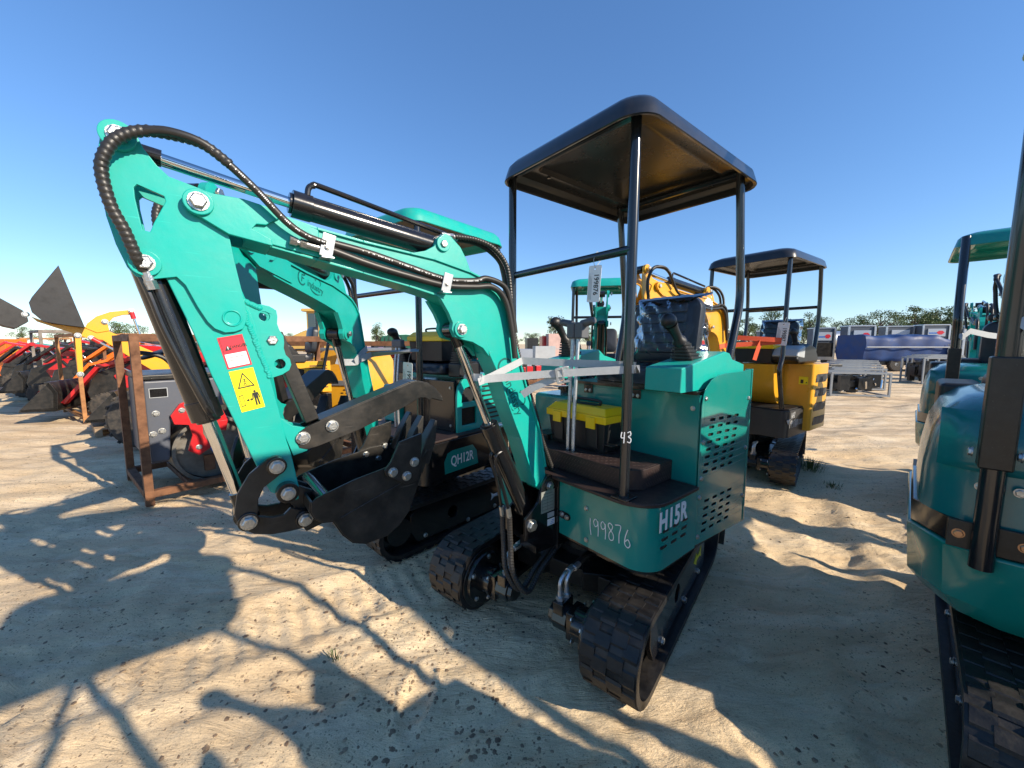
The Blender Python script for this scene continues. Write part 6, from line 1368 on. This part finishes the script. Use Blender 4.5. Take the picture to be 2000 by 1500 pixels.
# right distance: grey service boxes on trucks, blue tarpaulin load, tanker, frame crates
SIGN = mat('white_sign_print', (.42, .47, .53), .5)
for k, (u, Y, ww, zt, lb) in enumerate(((1606, 25, 1.15, 2.35, 'grey service box with sign, left of the silver tank'), (1678, 23, 1.3, 2.4, 'grey service box with red logo sign behind the blue tarpaulin'), (1752, 28, 1.6, 2.6, 'grey service box with plain pale sign above the blue tarpaulin'), (1822, 27, 1.5, 2.65, 'grey service box right of the blue tarpaulin end'), (1903, 24, 1.3, 2.45, 'grey service box with red logo between the hooded excavators'), (1962, 26, 1.3, 2.5, 'rightmost grey service box by the black post'), (1500, 29, 1.2, 2.3, 'pale service box seen behind the yellow excavator posts'))):
    t = thing('service_box', lb, 'truck body', (*gx(u, Y), 0), R(-14), 'grey service boxes'); W2 = ww*.5
    part('box_shell', MB().box(-W2, W2, 0, .9, .9, zt), BOXG, t, bevel=.04); part('roof_rail', MB().box(-W2-.03, W2+.03, -.03, .93, zt, zt+.08), SILV, t, bevel=.02)
    for s in (-1, 1): part('corner_post', MB().box(s*W2-.05, s*W2+.05, -.06, .0, .2, zt), SILV, t)
    sg = part('sign_panel', MB().box(-W2*.62, W2*.7, -.05, -.005, zt-.75, zt-.22), SIGN, t)
    if k not in (2,): part('logo_mark', MB().ext([(W2*.0, zt-.48), (W2*.2, zt-.36), (W2*.45, zt-.36), (W2*.62, zt-.48), (W2*.42, zt-.62), (W2*.2, zt-.62)], -.056, -.051), RED, sg); part('sign_writing', MB().box(-W2*.55, W2*.05, -.056, -.051, zt-.56, zt-.48), BLUE, sg)
    part('lower_doors', MB().box(-W2+.05, W2-.05, -.03, -.004, .55, zt-.9), BLACKM, t); part('bumper', MB().box(-W2, W2, -.1, .0, .35, .55), SILV, t)
    [wheel(t, (s*W2*.8, .6, .42), (1, 0, 0), .42, .25, GREYL) for s in (-1, 1)]
p = gx(1645, 27); t = thing('tank_trailer', 'silver cylindrical tank trailer left of the blue tarpaulin', 'tank trailer', (*p, 0), R(-5))
part('tank', MB().lathe((-1.3, 0, 1.65), (1, 0, 0), [(0, .45), (.08, .62), (2.5, .62), (2.58, .45)], 28), SILV, t); part('chassis', MB().box(-1.3, 1.3, -.4, .4, .8, 1.0), BLACKM, t); [wheel(t, (x, -.6, .5), (0, 1, 0), .5, .3, GREYL) for x in (-.2, .9)]
p = gx(1738, 20.5); t = thing('covered_load', 'long load under a blue tarpaulin with a white bar along it', 'covered load', (*p, 0), R(-6))
def tarp(u, v):                 # closed section swept along the load, creased and sagging
    x = -2.0+4.0*u; a = 2*math.pi*v; top = 1.88-.12*abs(math.sin(u*5.0))*(1-u)+.03*math.sin(u*17)-max(0, u-.8)*.9
    c, s_ = math.cos(a), math.sin(a); k = max(abs(c), abs(s_))**.8; yy = 1.02*c/k; zz = .42+(top-.42)*(.5+.5*s_/k) if True else 0
    return (x+.03*math.sin(v*31), yy+.03*math.sin(u*23+v*13), zz+.025*math.sin(u*30+v*19))
tm_ = MB().grid(tarp, 64, 40); n_ = len(tm_.v); tm_.f += [tuple(range(40)), tuple(reversed(range(63*40, 64*40)))]
o = part('tarpaulin', tm_, TARP, t, angle=70)
part('load_core', MB().box(-1.8, 1.7, -.8, .8, .40, 1.2), BLACKM, t); part('tie_bar', MB().cyl((-2.0, -1.12, 1.22), (2.1, -1.12, 1.22), .03), GREYL, t); part('trailer_bed', MB().box(-2, 2, -.8, .8, .3, .40), BLACKM, t); [wheel(t, (x, -.85, .35), (0, 1, 0), .35, .22, GREYL) for x in (-.4, .5, 1.3)]
part('loose_sheet', MB().grid(lambda u, v: (1.75+.35*u+.05*math.sin(v*9), -1.08-.06*math.sin(u*7+v*5), .5+v*.9*(1-.3*u)), 12, 12), mat('clear_sheet', (.45, .46, .46), .25, var=.4, vscale=6), t)
def frame_crate(lb, u, Y, L=1.25, D=1.0, H=.62, rz=-12, grp='galvanised frame crates'):
    t = thing('galvanised_crate', lb, 'crate', (*gx(u, Y), 0), R(rz), grp); q = .022
    for x in (0, L):
        for y in (0, D): part('corner_post', MB().box(x-q, x+q, y-q, y+q, 0, H), GALVF, t)
    for z in (.03, H):
        for y in (0, D): part('rail', MB().box(-q, L+q, y-q*1.1, y+q*1.1, z-q, z+q), GALVF, t)
        for x in (0, L): part('rail', MB().box(x-q*1.1, x+q*1.1, 0, D, z-q*.9, z+q*.9), GALVF, t)
    for k in range(1, 4): part('top_bar', MB().box(-q, L, D*k/4-.015, D*k/4+.015, H-.01, H+.018), GALVF, t)
    r_ = random.Random(int(u)); m = MB()
    for k in range(26): x = r_.uniform(.04, L-.3); y = r_.uniform(.05, D-.25); m.box(x, x+r_.uniform(.1, .28), y, y+r_.uniform(.1, .3), r_.uniform(.04, .3), r_.uniform(.32, H-.06))
    part('packed_parts', m, BLACKM, t, kind='stuff')
    m = MB()
    for k in range(4): x = r_.uniform(.1, L-.1); m.cyl((x, .01, r_.uniform(.1, H-.15)), (x+.04, .05, r_.uniform(.1, H-.1)), .022)
    part('cylinder_ends', m, CHROME, t, kind='stuff'); return t
ords = ['nearest', 'second', 'third', 'fourth', 'fifth', 'sixth']
for k in range(6): frame_crate('low galvanised crate of black parts, '+ords[k]+' in the row before the blue tarpaulin', 1628+k*4, 10.3+k*1.45, L=1.32, rz=-13)
for k in range(3): frame_crate('pale galvanised crate behind the hooded excavators, '+ords[k]+' of the right row', 1806+k*6, 13.2+k*1.6, L=1.1, H=.9, rz=-13)
for k in range(2):
    p = gx(1597+k*22, 12.3+k); t = thing('small_implement', ['black implement with white label behind the yellow engine box', 'lower black implement right of the yellow engine box'][k], 'implement', (*p, 0), R(10))
    part('body', MB().box(-.22, .35, -.2, .2, .1, .38), BLACKM, t, bevel=.02); part('cover', MB().box(-.2, .3, -.24, -.2, .42, .70), BLACKM, t, bevel=.02); part('label', MB().box(-.15, .0, -.244, -.241, .55, .62), WHITE, t); part('skid', MB().box(-.3, .4, -.3, -.25, 0, .05), SILV, t)
# trees along the horizon
TM = [tree_mesh(s, w_, a) for s, w_, a in ((1, .30, .2), (2, .42, .5), (3, .24, .3), (4, .50, .35), (5, .34, .7), (6, .6, .2))]
trees = [(592, 645, 65, 1), (568, 652, 80, 3), (735, 632, 70, 2), (745, 650, 85, 0), (1048, 652, 60, 3), (1062, 656, 90, 5), (1083, 620, 62, 4), (1148, 640, 75, 0), (1232, 622, 58, 4), (1246, 636, 80, 1), (1355, 640, 70, 1), (1384, 628, 66, 2), (1462, 620, 60, 0), (1478, 636, 75, 4), (1508, 606, 60, 4), (1530, 622, 70, 1), (1545, 634, 85, 3), (1584, 612, 62, 0), (1600, 622, 68, 3), (1632, 626, 66, 1), (1654, 634, 72, 4), (1690, 618, 60, 5), (1722, 610, 56, 5), (1755, 618, 60, 3), (1790, 598, 56, 0), (1806, 606, 62, 2), (1822, 604, 58, 2), (1838, 604, 60, 2), (1872, 600, 58, 4), (1892, 598, 56, 1), (1915, 622, 72, 4), (1945, 612, 66, 0), (1972, 618, 70, 3), (212, 626, 70, 1), (232, 632, 80, 4), (262, 636, 75, 5), (180, 640, 85, 1), (320, 640, 75, 3), (620, 655, 95, 5), (820, 650, 90, 3), (905, 652, 85, 5), (1180, 652, 95, 5), (1290, 648, 90, 3), (1420, 646, 85, 5), (1570, 645, 95, 5), (1670, 645, 95, 5), (1860, 640, 90, 5), (1990, 635, 85, 5), (40, 640, 80, 3), (110, 645, 90, 5), (1000, 655, 100, 5), (1035, 652, 95, 5), (1120, 654, 105, 5), (1200, 655, 100, 5), (1335, 650, 100, 5), (1450, 648, 100, 5), (1490, 646, 105, 5), (1612, 643, 100, 5), (1640, 641, 100, 5), (1705, 640, 95, 5), (1740, 636, 90, 5), (1772, 632, 90, 5), (1880, 632, 90, 5), (1930, 636, 95, 5)]
LM = [(0, 350, 'over the yellow loader arm'), (350, 700, 'near the far bulldozer'), (700, 1000, 'by the green tarpaulined trailers'), (1000, 1210, 'between near boom and near canopy post'), (1210, 1300, 'just right of the near canopy post'), (1300, 1450, 'behind the yellow boom'), (1450, 1620, 'behind the yellow excavator canopy'), (1620, 1820, 'above the blue tarpaulin'), (1820, 2001, 'between the two hooded excavators')]
KIND = ['round dense', 'broad open', 'slim upright', 'wide spreading', 'thin airy', 'low dark massed']; ORD = ['first', 'second', 'third', 'fourth', 'fifth', 'sixth', 'seventh', 'eighth', 'ninth', 'tenth', 'eleventh', 'twelfth']; cnt = {}
for k, (u, v, Y, ti) in enumerate(sorted(trees)):
    lm = [n_ for a_, b_, n_ in LM if a_ <= u < b_][0]; cnt[lm] = cnt.get(lm, -1)+1
    P = at(u, v, Y); H = P.z*1.03; t = thing('tree', KIND[ti]+' green tree, '+ORD[cnt[lm]]+' from left '+lm, 'tree', (P.x, Y, 0), k*1.3, 'trees along the horizon', H)
    link('crown', TM[ti][0], t); link('trunk', TM[ti][1], t)
# grass tufts
GR = mat('grass_blade', (.09, .13, .035), .7, var=.3)
def tuft(lb, p, n, h, sp, seed):
    rs = random.Random(seed); m = MB(); z = 0
    for k in range(n):
        a = rs.uniform(0, 6.28); r_ = rs.uniform(0, sp); b = Vector((r_*math.cos(a), r_*math.sin(a), -.005)); d = Vector((math.cos(a), math.sin(a), 0))*rs.uniform(.2, .9); hh = h*rs.uniform(.5, 1); s = d.cross(Vector((0, 0, 1))).normalized()*.0022
        q = [b, b+Vector((0, 0, hh*.5))+d*hh*.2, b+Vector((0, 0, hh*.85))+d*hh*.6]
        m.add([q[0]-s, q[0]+s, q[1]+s, q[1]-s, q[2]], [(0, 1, 2, 3), (3, 2, 4)])
    o = link('grass_tuft', m.mesh('grass_tuft', GR, flip=False)); o.location = p; tag(o, lb, 'grass')
tuft('tuft of green grass beside the yellow excavator track', gnd(1580, 915), 170, .16, .16, 1); tuft('small tuft of grass alone on the sunlit foreground sand', gnd(655, 1283), 22, .045, .03, 2)
tuft('low patch of grass in front of the yellow excavator track', gnd(1625, 950), 90, .05, .10, 3)
